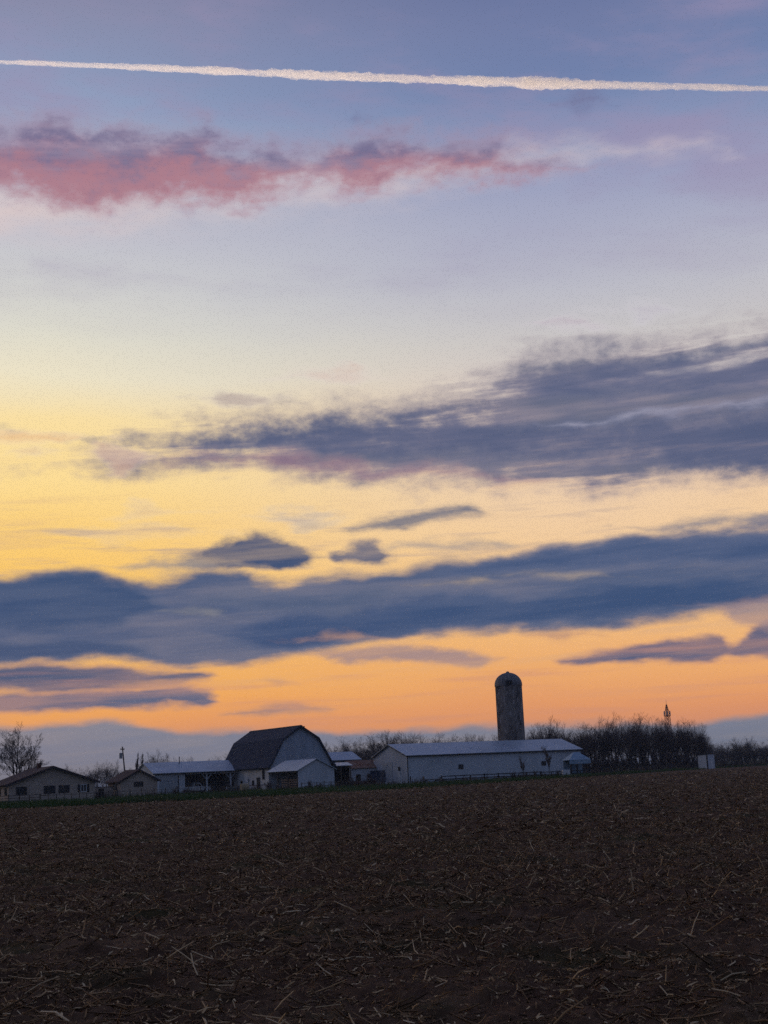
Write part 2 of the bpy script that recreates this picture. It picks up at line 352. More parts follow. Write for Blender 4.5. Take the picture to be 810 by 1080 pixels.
# ------------------------------------------------------------------ mesh builder
class MB:
    def __init__(s): s.v = []; s.f = []
    def poly(s, pts):
        i = len(s.v); s.v += [tuple(p) for p in pts]; s.f.append(tuple(range(i, i + len(pts))))
    def box(s, x0, x1, y0, y1, z0, z1):
        i = len(s.v)
        s.v += [(x, y, z) for z in (z0, z1) for (x, y) in ((x0, y0), (x1, y0), (x1, y1), (x0, y1))]
        s.f += [(i + 3, i + 2, i + 1, i), (i + 4, i + 5, i + 6, i + 7)] + [(i + k, i + (k + 1) % 4, i + 4 + (k + 1) % 4, i + 4 + k) for k in range(4)]
        return s
    def prism(s, pts, axis, a, b):                # closed polygon pts=(s,z) extruded from a to b along 'x' or 'y'
        def P(q, t): return (t, q[0], q[1]) if axis == 'x' else (q[0], t, q[1])
        i = len(s.v); n = len(pts)
        s.v += [P(q, a) for q in pts] + [P(q, b) for q in pts]
        s.f += [tuple(range(i, i + n)), tuple(range(i + 2 * n - 1, i + n - 1, -1))]
        s.f += [(i + k, i + n + k, i + n + (k + 1) % n, i + (k + 1) % n) for k in range(n)]
        return s
    def tube(s, p0, p1, r0, r1=None, n=6, cap=True):
        r1 = r0 if r1 is None else r1
        p0 = Vector(p0); p1 = Vector(p1); d = p1 - p0
        if d.length < 1e-6: return s
        d.normalize()
        u = d.cross(Vector((0, 0, 1)) if abs(d.z) < .9 else Vector((1, 0, 0))).normalized(); w = d.cross(u)
        i = len(s.v)
        for p, r in ((p0, r0), (p1, r1)):
            for k in range(n):
                a = 2 * PI * k / n
                s.v.append(tuple(p + u * (r * math.cos(a)) + w * (r * math.sin(a))))
        s.f += [(i + k, i + (k + 1) % n, i + n + (k + 1) % n, i + n + k) for k in range(n)]
        if cap and n > 3: s.f += [tuple(range(i + n - 1, i - 1, -1)), tuple(range(i + n, i + 2 * n))]
        return s
    def lathe(s, prof, n=32, cx=0, cy=0, close_top=True):
        i = len(s.v); k = len(prof)
        for r, z in prof:
            for j in range(n):
                a = 2 * PI * j / n
                s.v.append((cx + r * math.cos(a), cy + r * math.sin(a), z))
        for q in range(k - 1):
            for j in range(n):
                s.f.append((i + q * n + j, i + q * n + (j + 1) % n, i + (q + 1) * n + (j + 1) % n, i + (q + 1) * n + j))
        if close_top: s.f.append(tuple(range(i + (k - 1) * n, i + k * n)))
        return s
    def build(s, name, material, parent=None, smooth=False, loc=(0, 0, 0)):
        me = bpy.data.meshes.new(name); me.from_pydata(s.v, [], s.f)
        me.validate()
        bm = bmesh.new(); bm.from_mesh(me); bmesh.ops.recalc_face_normals(bm, faces=bm.faces); bm.to_mesh(me); bm.free()
        me.materials.append(material)
        if smooth:
            for p in me.polygons: p.use_smooth = True
        o = bpy.data.objects.new(name, me); COL.objects.link(o); o.parent = parent; o.location = loc
        return o

def raw_mesh(name, verts, faces, material, smooth=False):
    """verts (n,3) float array, faces (m,k) int array"""
    me = bpy.data.meshes.new(name)
    n, (m_, k) = len(verts), faces.shape
    me.vertices.add(n); me.vertices.foreach_set('co', np.asarray(verts, np.float32).ravel())
    me.loops.add(m_ * k); me.loops.foreach_set('vertex_index', faces.astype(np.int32).ravel())
    me.polygons.add(m_); me.polygons.foreach_set('loop_start', np.arange(m_, dtype=np.int32) * k)
    me.update(calc_edges=True)
    me.materials.append(material)
    if smooth: me.polygons.foreach_set('use_smooth', np.ones(m_, bool))
    o = bpy.data.objects.new(name, me); COL.objects.link(o)
    return o

def tag(o, label, cat, group=None, kind=None):
    o['label'] = label; o['category'] = cat
    if group: o['group'] = group
    if kind: o['kind'] = kind
    return o
def thing(name, loc, rz=0.0, label='', cat='', group=None):
    o = bpy.data.objects.new(name, None); COL.objects.link(o)
    o.location = loc; o.rotation_euler = (0, 0, rz); o.empty_display_size = 0.3
    return tag(o, label, cat, group)
KIDS = {}
def copy_thing(root, loc, rz, scale, label, group):
    c = root.copy(); COL.objects.link(c); c.location = loc; c.rotation_euler = (0, 0, rz); c.scale = scale
    c['label'] = label
    if group: c['group'] = group
    for ch in KIDS[root.name]:
        k = ch.copy(); COL.objects.link(k); k.parent = c
    return c

FARM = R(27)                                   # the whole farmstead is laid out on one grid
def at(px, D, z=G): return (gx(px, D), D, z)

# ------------------------------------------------------------------ numpy value noise
def _hash(ix, iy, seed):
    h = (ix.astype(np.int64) * 374761393 + iy.astype(np.int64) * 668265263 + seed * 974634541) & 0x7fffffff
    h = ((h ^ (h >> 13)) * 1274126177) & 0x7fffffff
    h = h ^ (h >> 16)
    return (h & 0xffff) / 65535.0
def vnoise(x, y, seed=0):
    ix = np.floor(x); iy = np.floor(y); fx = x - ix; fy = y - iy
    fx = fx * fx * (3 - 2 * fx); fy = fy * fy * (3 - 2 * fy)
    ix = ix.astype(np.int64); iy = iy.astype(np.int64)
    a = _hash(ix, iy, seed); b = _hash(ix + 1, iy, seed); c = _hash(ix, iy + 1, seed); d = _hash(ix + 1, iy + 1, seed)
    return (a * (1 - fx) + b * fx) * (1 - fy) + (c * (1 - fx) + d * fx) * fy
def field_h(x, y):
    h = (vnoise(x * .12, y * .12, 1) - .5) * .10
    h += (vnoise(x * .9 + 3, y * 1.1, 2) - .5) * .075
    c = vnoise(x * 3.1, y * 3.1, 3)
    h += (c * c - .3) * .095
    c2 = vnoise(x * 8.3, y * 8.3, 4)
    h += (c2 * c2 - .3) * .065
    h += (vnoise(x * 21, y * 21, 5) - .5) * .028
    return h
# far edge of the field: depth by image column
EDGE_PX = [(-500, 128), (0, 135), (230, 143), (330, 149), (460, 164), (530, 187), (600, 214), (700, 268), (810, 330), (1300, 360)]
_et = np.array([gx(p, d) / d for p, d in EDGE_PX]); _ed = np.array([d for p, d in EDGE_PX], float)
def edge_depth(tan): return np.interp(tan, _et, _ed)

# ------------------------------------------------------------------ ground
def soil_material():
    m_ = bpy.data.materials.new('tilled soil'); m_.use_nodes = True
    t = NT(m_.node_tree); b = t.n['Principled BSDF']
    tc = t.node('ShaderNodeTexCoord'); P = tc.outputs['Object']
    big = t.noise(P, .07, 4, .6); mid = t.noise(P, 1.3, 6, .65); fin = t.noise(P, 14.0, 6, .7)
    c = t.mix(t.ss(.35, .65, mid), (.080, .044, .026), (.185, .105, .060))
    c = t.mix(t.mul(t.ss(.4, .62, big), .6), c, (.120, .060, .034))
    c = t.mix(t.mul(t.ss(.56, .74, fin), .8), c, (.34, .205, .105))       # chopped husk and chaff
    gm = t.noise(P, .45, 5, .6)
    c = t.mix(t.mul(t.ss(.50, .66, gm), .6), c, (.062, .064, .024))       # thin green weeds
    t.put(b.inputs['Base Color'], c); b.inputs['Roughness'].default_value = 1.0; b.inputs['Specular IOR Level'].default_value = .1
    bm = t.node('ShaderNodeBump'); bm.inputs['Strength'].default_value = .8; bm.inputs['Distance'].default_value = .03
    t.put(bm.inputs['Height'], t.noise(P, 30.0, 5, .7)); t.l.new(bm.outputs[0], b.inputs['Normal'])
    return m_
M_soil = soil_material()
M_ground = mat('rough pasture', (.050, .080, .022), (.075, .065, .036), .05, .9, 1.0, bump=.6, bscale=4, spec=.1)
gm = MB()
gm.poly([(-20000, -20000, 0), (20000, -20000, 0), (20000, 20000, 0), (-20000, 20000, 0)])
gnd = gm.build('ground', M_ground, loc=(0, 0, G)); tag(gnd, 'flat dark pasture stretching to the horizon beyond the farm', 'ground', kind='structure')

NR, NC = 1250, 640
tans = np.tan(np.linspace(R(-44), R(44), NC))
# denser columns in the middle of the view
u = np.linspace(-1, 1, NC); tans = np.tan(R(24) * u + R(21) * u ** 5)
ed = edge_depth(tans)
tt = np.linspace(0, 1, NR)[:, None]
Yg = 3.0 * (ed[None, :] / 3.0) ** tt
Xg = Yg * tans[None, :]
Zg = field_h(Xg, Yg)
fall = np.clip((1 - tt) * 60, 0, 1)
Zg = Zg * fall + (G + .02) * (1 - fall)
V = np.stack([Xg, Yg, Zg], -1).reshape(-1, 3)
ii = (np.arange(NR - 1)[:, None] * NC + np.arange(NC - 1)[None, :]).ravel()
F = np.stack([ii, ii + 1, ii + NC + 1, ii + NC], 1)
fld = raw_mesh('field', V, F, M_soil, True)
tag(fld, 'dark tilled corn field filling the bottom of the view', 'field', kind='structure')

# ------------------------------------------------------------------ corn residue
def residue():
    mats = [mat('corn stalk straw', (.25, .16, .085), (.09, .058, .034), 1.9, .95, .9, spec=.2),
            mat('corn leaf husk', (.28, .185, .105), (.085, .055, .034), 1.9, .95, .9, spec=.2)]
    for m_, dk, md, lt in ((mats[0], (.06, .034, .018), (.20, .115, .055), (.58, .38, .19)), (mats[1], (.06, .036, .020), (.21, .125, .060), (.60, .40, .20))):
        t = NT(m_.node_tree); g_ = t.node('ShaderNodeNewGeometry')
        c = t.ramp(g_.outputs['Random Per Island'], [(0.0, dk), (.35, md), (.80, tuple(v * 1.7 for v in md)), (.90, lt), (1.0, (.76, .56, .33))])
        t.put(t.n['Principled BSDF'].inputs['Base Color'], c)
    def spots(y0, y1, dens):
        n = int(dens * .5 * (y1 ** 2 - y0 ** 2) * (2 * .46))
        y = np.sqrt(rng.random(n) * (y1 ** 2 - y0 ** 2) + y0 ** 2)
        tn = (rng.random(n) * 2 - 1) * .46
        x = y * tn
        cl = vnoise(x * .55, y * .55, 21) * .6 + vnoise(x * 1.9, y * 1.9, 22) * .4
        keep = (rng.random(n) < np.clip((cl - .12) * 1.7, .15, 1)) & (y < edge_depth(tn) - 3)
        return x[keep], y[keep]
    def stalks(x, y, l0, l1, rad, steep):
        n = len(x); yaw = rng.random(n) * 2 * PI
        pit = np.abs(rng.normal(0, steep, n)); L = l0 + (l1 - l0) * rng.random(n) ** 2.6
        d = np.stack([np.cos(yaw) * np.cos(pit), np.sin(yaw) * np.cos(pit), np.sin(pit)], 1)
        r = rad * (.6 + .8 * rng.random(n))
        p = np.stack([x, y, field_h(x, y) + r * .6], 1)
        side = np.stack([-np.sin(yaw), np.cos(yaw), np.zeros(n)], 1); up = np.cross(d, side)
        bend = rng.normal(0, .03, n)[:, None] * side * L[:, None] + rng.normal(0.02, .05, n)[:, None] * up * L[:, None]
        rings = []
        for q, sc_ in ((-.5, 1.0), (0.0, 1.0), (.5, .75)):
            c = p + d * (L * (q + .35 * (np.abs(pit) > .35)))[:, None] + bend * (1 - abs(q) * 2)
            z = field_h(c[:, 0], c[:, 1]) + .004
            c[:, 2] = np.maximum(c[:, 2], z)
            for a in (0, 2 * PI / 3, 4 * PI / 3):
                rings.append(c + (side * math.cos(a) + up * math.sin(a)) * (r * sc_)[:, None])
        Vv = np.stack(rings, 1).reshape(-1, 3)      # n*9
        f = []
        for q in (0, 1):
            for k in range(3): f.append((q * 3 + k, q * 3 + (k + 1) % 3, q * 3 + 3 + (k + 1) % 3, q * 3 + 3 + k))
        f = np.array(f)
        Ff = (np.arange(n)[:, None, None] * 9 + f[None]).reshape(-1, 4)
        return Vv, Ff
    def leaves(x, y, l0, l1, w, flop):
        n = len(x); yaw = rng.random(n) * 2 * PI; L = l0 + (l1 - l0) * rng.random(n) ** 1.6
        d = np.stack([np.cos(yaw), np.sin(yaw)], 1); sd_ = np.stack([-np.sin(yaw), np.cos(yaw)], 1)
        ww = w * (.5 + rng.random(n)); tw = rng.normal(0, .8, n); curl = rng.normal(0, .03, n)
        rows = []
        ph = rng.random(n) * 6.28; amp = flop * np.abs(rng.normal(0, 1, n))
        for q in (0, .33, .66, 1.0):
            c = np.stack([x, y], 1) + d * (L * (q - .5))[:, None] + sd_ * (curl * L * (q - .5) ** 2 * 2)[:, None]
            z = field_h(c[:, 0], c[:, 1]) + .008 + amp * np.abs(np.sin(ph + q * 2.6))
            hw = ww * (1 - .75 * abs(q - .4))
            ang = tw * (q + .3)
            for sg in (-1, 1):
                rows.append(np.stack([c[:, 0] + sd_[:, 0] * hw * sg * np.cos(ang), c[:, 1] + sd_[:, 1] * hw * sg * np.cos(ang), z + hw * sg * np.sin(ang) + hw * .4], 1))
        Vv = np.stack(rows, 1).reshape(-1, 3)
        f = np.array([(0, 1, 3, 2), (2, 3, 5, 4), (4, 5, 7, 6)])
        return Vv, (np.arange(n)[:, None, None] * 8 + f[None]).reshape(-1, 4)
    sets = {0: [], 1: []}
    sets[0].append(stalks(*spots(4.5, 16, 105), .03, .40, .0070, .32))
    sets[0].append(stalks(*spots(16, 40, 60), .04, .38, .0085, .38))
    sets[0].append(stalks(*spots(40, 110, 8), .10, .5, .013, .35))
    sets[0].append(stalks(*spots(110, 215, 1.6), .15, .6, .020, .4))
    sets[1].append(leaves(*spots(4.5, 14, 220), .02, .10, .0075, .012))
    sets[1].append(leaves(*spots(14, 36, 110), .03, .14, .0095, .016))
    sets[1].append(leaves(*spots(36, 100, 12), .08, .45, .022, .04))
    sets[1].append(leaves(*spots(100, 210, 1.5), .15, .6, .035, .06))
    for k, nm, lb in ((0, 'corn_stubble', 'broken corn stalks scattered over the dark soil'), (1, 'corn_husk_litter', 'dry corn leaves and husks strewn over the dark soil')):
        vs, fs, o = [], [], 0
        for v, f in sets[k]:
            vs.append(v); fs.append(f + o); o += len(v)
        ob = raw_mesh(nm, np.concatenate(vs), np.concatenate(fs), mats[k])
        tag(ob, lb, 'crop residue', kind='stuff')
residue()

# ------------------------------------------------------------------ grass verge and dry weeds
def blades(name, n, sampler, h0, h1, w, material, label, lean=.35):
    x, y, hs = sampler(n)
    n = len(x)
    h = (h0 + (h1 - h0) * rng.random(n)) * hs; yaw = rng.random(n) * 2 * PI; ln = np.abs(rng.normal(0, lean, n)) * h; ly = rng.random(n) * 2 * PI
    ww = w * (.6 + .8 * rng.random(n))
    a = np.stack([x - np.cos(yaw) * ww, y - np.sin(yaw) * ww, np.full(n, G)], 1)
    b = np.stack([x + np.cos(yaw) * ww, y + np.sin(yaw) * ww, np.full(n, G)], 1)
    mx, my = x + np.cos(ly) * ln * .4, y + np.sin(ly) * ln * .4
    c = np.stack([mx + np.cos(yaw) * ww * .7, my + np.sin(yaw) * ww * .7, G + h * .6], 1)
    d = np.stack([mx - np.cos(yaw) * ww * .7, my - np.sin(yaw) * ww * .7, G + h * .6], 1)
    e = np.stack([x + np.cos(ly) * ln + np.cos(yaw) * ww * .15, y + np.sin(ly) * ln, G + h], 1)
    f_ = np.stack([x + np.cos(ly) * ln - np.cos(yaw) * ww * .15, y + np.sin(ly) * ln, G + h], 1)
    Vv = np.stack([a, b, c, d, e, f_], 1).reshape(-1, 3)
    fa = np.array([(0, 1, 2, 3), (3, 2, 4, 5)])
    o = raw_mesh(name, Vv, (np.arange(n)[:, None, None] * 6 + fa[None]).reshape(-1, 4), material)
    return tag(o, label, 'grass' if 'grass' in name else 'weeds', kind='stuff')
M_grass = mat('dark green grass', (.068, .120, .030), (.105, .112, .048), .12, .8, .9, spec=.15)
M_weed = mat('dry tan weeds', (.15, .105, .075), (.09, .06, .05), .2, .9, .95, spec=.1)
def verge(n):
    tn = (rng.random(n) * 1.0 - .5) * .84
    e = edge_depth(tn)
    far = np.interp(tn, [gx(p, 100) / 100 for p in (-200, 240, 420, 600, 700, 810)], [226, 226, 232, 250, 296, 352])
    y = e - .8 + (far - e) * rng.random(n) ** 1.7
    x = y * tn
    cl = vnoise(x * .16, y * .1, 31)
    k = rng.random(n) < np.clip(cl * 1.5 - .1, .1, 1)
    return x[k], y[k], .5 + vnoise(x[k] * .25, y[k] * .2, 33)
blades('grass', 90000, verge, .18, .55, .04, M_grass, 'dark green grass strip between the field and farmyard')
def weeds(n):
    px = np.where(rng.random(n) < .8, 612 + rng.random(n) * 260, 100 + rng.random(n) * 500)
    d = np.interp(px, [100, 240, 400, 470, 570, 612, 700, 810, 880], [214, 216, 216, 224, 230, 252, 292, 348, 360]) + rng.normal(0, 2.2, n)
    x = np.array([gx(p, 1.0) for p in px]) * d
    cl = vnoise(px * .12, d * .4, 41)
    k = rng.random(n) < np.clip(cl * 2 - .5, .05, 1)
    return x[k], d[k], .35 + .9 * vnoise(px[k] * .2, d[k] * .2, 42)
blades('dry_weeds', 26000, weeds, .5, 1.3, .04, M_weed, 'dry tan weeds along the far field edge and fences', .2)

# ------------------------------------------------------------------ buildings
def slab_profile(pts, th):
    """closed outline of a roof sheet of thickness th lying on the open polyline pts"""
    up = []
    for i, p in enumerate(pts):
        a = Vector(pts[max(i - 1, 0)]); b = Vector(pts[min(i + 1, len(pts) - 1)])
        d = (b - a).normalized(); up.append((p[0] - d.y * th, p[1] + d.x * th))
    return list(pts) + up[::-1]
def roof_part(root, pts, ridge, t0, t1, material, th=.12, lift=.004, name='roof'):
    pts = [(p[0], p[1] + lift) for p in pts]
    return MB().prism(slab_profile(pts, th), ridge, t0, t1).build(name, material, root)
def gable_pts(W, hw, hp, over=.35):
    sl = (hp - hw) / (W / 2)
    return [(-over, hw - sl * over), (W / 2, hp), (W + over, hw - sl * over)]
def face_box(face, u0, u1, z0, z1, d0, d1):
    """box on wall face 'y' (plane y=0, seen from -y) or 'x' (plane x=0, seen from -x), d = how far it stands proud"""
    m_ = MB()
    return m_.box(u0, u1, -d1, -d0, z0, z1) if face == 'y' else m_.box(-d1, -d0, u0, u1, z0, z1)
def window(root, face, u, z, w, h, shutters=0.0, frame=None):
    fr = MB(); t_ = .09
    for a in ((u - w / 2, u + w / 2, z - h / 2, z - h / 2 + t_), (u - w / 2, u + w / 2, z + h / 2 - t_, z + h / 2), (u - w / 2, u - w / 2 + t_, z - h / 2 + t_, z + h / 2 - t_),
              (u + w / 2 - t_, u + w / 2, z - h / 2 + t_, z + h / 2 - t_), (u - .03, u + .03, z - h / 2 + t_, z + h / 2 - t_)):
        b = face_box(face, a[0], a[1], a[2], a[3], .003, .07)
        o = len(fr.v); fr.v += b.v; fr.f += [tuple(q + o for q in f) for f in b.f]
    f = fr.build('window', frame or M_trim, root)
    face_box(face, u - w / 2 + t_, u + w / 2 - t_, z - h / 2 + t_, z + h / 2 - t_, .003, .03).build('pane', M_glass, f)
    if shutters:
        for sg in (-1, 1):
            c = u + sg * (w / 2 + shutters / 2 + .02)
            face_box(face, c - shutters / 2, c + shutters / 2, z - h / 2, z + h / 2, .003, .05).build('shutter', M_trim, f)
    return f
def door(root, face, u, w, h, material, handle=True, name='door', z0=.05):
    d = face_box(face, u - w / 2, u + w / 2, z0, z0 + h, .003, .06).build(name, material, root)
    if handle: face_box(face, u + w * .36, u + w * .42, 1.0, 1.12, .062, .12).build('handle', M_gal, d)
    return d
def gable_wall(root, W, L, hw, hp, ridge, material, inset=0.02):
    pts = [(inset, 0), (W - inset, 0), (W - inset, hw - .02), (W / 2, hp - .03), (inset, hw - .02)]
    return MB().prism(pts, ridge, inset, L - inset).build('wall', material, root)
def corner_trim(root, hts, material):
    for (x, y, h) in hts: MB().box(x - .08, x + .08, y - .08, y + .08, 0, h).build('corner_trim', material, root)

# ranch house at the left edge
D = 203
hs = thing('house', at(9, D), FARM, 'tan single storey house with four shuttered windows in its wide gable', 'house')
W, L, hw, hp = 13.1, 15.0, 2.75, 5.1
gable_wall(hs, W, L, hw, hp, 'y', M_tan)
roof_part(hs, gable_pts(W, hw, hp, .6), 'y', -.6, L + .5, M_redroof, .18)
for u, w in ((1.9, .85), (6.1, .95), (8.3, .85), (11.3, .95)): window(hs, 'y', u, 1.75, w, 1.15, .38, M_wtrim if u > 11 else None)
window(hs, 'x', 2.2, 1.7, 1.1, 1.1, .3)
window(hs, 'x', 7.0, 1.7, 1.1, 1.1, .3)
fas = MB()
for sg in (0, 1):
    a, b, c = gable_pts(W, hw, hp, .6)
    p, q = ((a, b) if sg == 0 else (b, c))
    fas.prism([(p[0], p[1] - .18), (q[0], q[1] - .18), (q[0], q[1] - .002), (p[0], p[1] - .002)], 'y', -.61, -.56)
fas.build('bargeboard', M_trim, hs)
MB().box(6.0, 6.6, 8.0, 8.6, 4.6, 5.9).build('chimney', M_rust, hs)

# low breezeway wall between the two houses
D = 214
bz = thing('garden_wall', at(98, D), R(10), 'low tan wall between the wide house and the small garage', 'wall')
MB().box(0, 3.2, 0, .25, 0, 1.75).build('wall', M_tan, bz)
MB().box(-.05, 3.25, -.06, .31, 1.753, 1.84).build('coping', M_redroof, bz)
door(bz, 'y', 1.3, .8, 1.5, M_trim)

# small tan garage
D = 212
gr = thing('garage', at(127, D), FARM, 'small tan garage with dark red roof and double gable window', 'garage')
W, L, hw, hp = 6.0, 7.5, 2.55, 4.15
gable_wall(gr, W, L, hw, hp, 'y', M_tan)
roof_part(gr, gable_pts(W, hw, hp, .45), 'y', -.4, L + .4, M_redroof, .16)
window(gr, 'y', 2.9, 2.0, 1.5, .75, .0)
window(gr, 'x', 3.0, 1.7, 1.3, .9, .3)
a, b, c = gable_pts(W, hw, hp, .45)
MB().prism([(a[0], a[1] - .15), (b[0], b[1] - .15), (c[0], c[1] - .15), (c[0], c[1] - .002), (b[0], b[1] - .002), (a[0], a[1] - .002)], 'y', -.41, -.36).build('bargeboard', M_trim, gr)

# machine shed with open bays
D = 238
ms = thing('machine_shed', at(163, D), FARM, 'white machine shed with pale metal roof and two dark open bays', 'shed')
W, L, hw, hp = 12.0, 19.0, 3.75, 5.6            # W is depth (y), L is length (x)
wl = MB()
wl.prism([(0.15, 0), (W - .02, 0), (W - .02, hw - .02), (W / 2, hp - .03), (0.15, hw - .02)], 'x', .02, .14)
wl.prism([(0.15, 0), (W - .02, 0), (W - .02, hw - .02), (W / 2, hp - .03), (0.15, hw - .02)], 'x', L - .14, L - .02)
wl.box(.14, L - .14, W - .14, W - .02, 0, hw - .02)
wl.box(.02, 5.6, .02, .147, 0, hw - .02)
wl.box(5.6, L - .02, .02, .147, hw - .45, hw - .02)
wl.build('wall', M_white, ms)
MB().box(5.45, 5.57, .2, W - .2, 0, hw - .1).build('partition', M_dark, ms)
roof_part(ms, gable_pts(W, hw, hp, .4), 'x', -.35, L + .3, M_tinroof_x, .1)
MB().box(-.36, L + .3, -.46, -.41, hw - .28, hw - .12).build('gutter', M_trim, ms)
door(ms, 'y', 2.6, 3.3, 3.1, mat('grey sliding door', (.42, .43, .45), (.34, .35, .36), .6, .6, .6, ribs=('V', .3)), False, 'sliding_door').location.y = -.0
MB().box(4.3, 4.45, -.05, .018, .0, 3.3).build('door_track', M_trim, ms)
for u in (9.7, 14.2):
    p = MB(); p.box(u - .12, u + .12, .01, .25, 0, hw - .46)
    p.build('post', M_white, ms)
    b = MB(); 
    for sg in (-1, 1): b.tube((u, .13, hw - 1.5), (u + sg * .9, .13, hw - .48), .07, n=5)
    b.build('brace', M_white, ms)
MB().tube((6.2, 5.0, 4.5), (6.2, 5.0, 6.6), .09, n=8).build('flue', M_trim, ms)

# gambrel barn
D = 233
bn = thing('barn', at(285.8, D), R(30), 'big gambrel roofed barn with dark shingles and pale boarded gable', 'barn')
W, L = 11.8, 21.0
gp = [(-.55, 3.75), (.95, 6.45 - 1.1), (2.55, 8.55), (W / 2, 10.75), (W - 2.55, 8.55), (W - .95, 6.45 - 1.1), (W + .55, 3.75)]
gp = [(-.65, 3.7), (.2, 4.6), (2.5, 8.6), (W / 2, 10.75), (W - 2.5, 8.6), (W - .2, 4.6), (W + .65, 3.7)]
wb = MB().prism([(.06, 0), (W - .06, 0), (W - .06, 4.35)] + [(p[0] + (-.05 if p[0] > W / 2 else .05 if p[0] < W / 2 else 0), p[1] - .08) for p in gp[1:-1]][::-1] + [(.06, 4.35)], 'y', .05, L - .05)
wb.build('wall', M_old_white, bn)
gw = MB().prism([(.05, 0), (W - .05, 0), (W - .05, 4.35)] + [(p[0] + (-.05 if p[0] > W / 2 else .05 if p[0] < W / 2 else 0), p[1] - .08) for p in gp[1:-1]][::-1] + [(.05, 4.35)], 'y', .0, .046)
gw.build('gable_wall', M_grey_siding, bn)
rf = roof_part(bn, gp, 'y', -.45, L + .4, M_shingle, .18)
MB().prism([(W / 2 - .35, 10.78), (W / 2, 10.98), (W / 2 + .35, 10.78), (W / 2, 10.95)], 'y', -.5, L + .45).build('ridge_cap', M_trim, rf)
bar = MB()
for i in range(6):
    p, q = gp[i], gp[i + 1]
    bar.prism([(p[0], p[1] - .22), (q[0], q[1] - .22), (q[0], q[1] - .003), (p[0], p[1] - .003)], 'y', -.46, -.40)
bar.build('bargeboard', M_trim, bn)
MB().box(W / 2 - .12, W / 2 + .12, -1.6, -.47, 10.45, 10.7).build('hay_hood_beam', M_trim, bn)
for u, z, w, h in ((3.0, 2.9, .8, 2.0), (7.5, 1.35, .7, .9), (12.5, 1.35, .7, .9), (16.5, 1.4, .7, .9)): window(bn, 'x', u, z, w, h, 0)
door(bn, 'x', 10.0, 1.1, 2.1, M_old_white)
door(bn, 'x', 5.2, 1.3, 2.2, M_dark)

# small open-sided shed in front of the barn
D = 218
sm = thing('loafing_shed', at(314.8, D), R(30), 'small white metal shed with open dark side in front of barn', 'shed')
W, L, hw, hp = 6.6, 11.5, 3.1, 4.75
w_ = MB()
w_.prism([(.02, 0), (W - .02, 0), (W - .02, hw - .03), (W / 2, hp - .04), (.02, hw - .03)], 'y', .02, .14)
w_.prism([(.02, 0), (W - .02, 0), (W - .02, hw - .03), (W / 2, hp - .04), (.02, hw - .03)], 'y', L - .14, L - .02)
w_.box(W - .14, W - .02, .14, L - .14, 0, hw - .03)
w_.build('wall', M_white, sm)
roof_part(sm, gable_pts(W, hw, hp, .3), 'y', -.3, L + .2, M_tinroof_y, .09)
MB().box(-.06, .10, .15, L - .15, hw - .3, hw - .05).build('header_beam', M_trim, sm)
for y in (4.0, 7.8): MB().box(-.05, .13, y - .09, y + .09, 0, hw - .32).build('post', M_wood, sm)
pb = MB()
for k in range(4): pb.box(.5, .56, 1.6, 7.5, .35 + k * .38, .57 + k * .38)
for y in (1.6, 4.4, 7.4): pb.box(.57, .69, y - .06, y + .06, 0, 1.9)
rk = pb.build('plank_gate', M_plank); rk.matrix_world = Matrix.Translation(sm.location) @ Matrix.Rotation(R(30), 4, 'Z')
tag(rk, 'pale wooden plank gate in the dark opening of the small shed', 'gate')

# buildings between the barn and the long shed
D = 262
sh2 = thing('rear_shed', at(338, D), FARM, 'pale roofed low building behind the barn and rusty outbuilding', 'shed')
W, L, hw, hp = 8.0, 8.6, 5.0, 6.5
gable_wall(sh2, W, L, hw, hp, 'x', M_grey_siding)
roof_part(sh2, gable_pts(W, hw, hp, .4), 'x', -.3, L + .3, M_tinroof_x, .1)
MB().box(-.3, L + .3, -.47, -.42, hw - .3, hw - .1).build('gutter', M_trim, sh2)
D = 247
ob = thing('outbuilding', at(371, D), FARM, 'low pale outbuilding with rust red roof beside the white shed', 'shed')
W, L, hw, hp = 3.6, 5.0, 3.3, 4.5
gable_wall(ob, W, L, hw, hp, 'x', M_white)
roof_part(ob, gable_pts(W, hw, hp, .3), 'x', -.3, L + .25, M_rusttin, .08)
door(ob, 'y', 1.4, .9, 2.0, M_dark)
window(ob, 'y', 3.6, 1.7, .8, .8)
D = 240
lt = thing('lean_to', at(349, D), R(12), 'open dark lean-to with flat roof beside the barn gable', 'lean-to')
MB().prism([(-.4, 3.62), (5.0, 4.2), (5.0, 4.3), (-.4, 3.72)], 'x', -.3, 4.0).build('roof', M_tinroof_x, lt)
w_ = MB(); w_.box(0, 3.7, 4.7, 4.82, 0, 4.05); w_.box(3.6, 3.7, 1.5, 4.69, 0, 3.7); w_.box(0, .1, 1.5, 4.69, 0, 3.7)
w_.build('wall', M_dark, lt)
for x in (.1, 1.9, 3.6): MB().box(x - .09, x + .09, -.2, -.02, 0, 3.6).build('post', M_wood, lt)

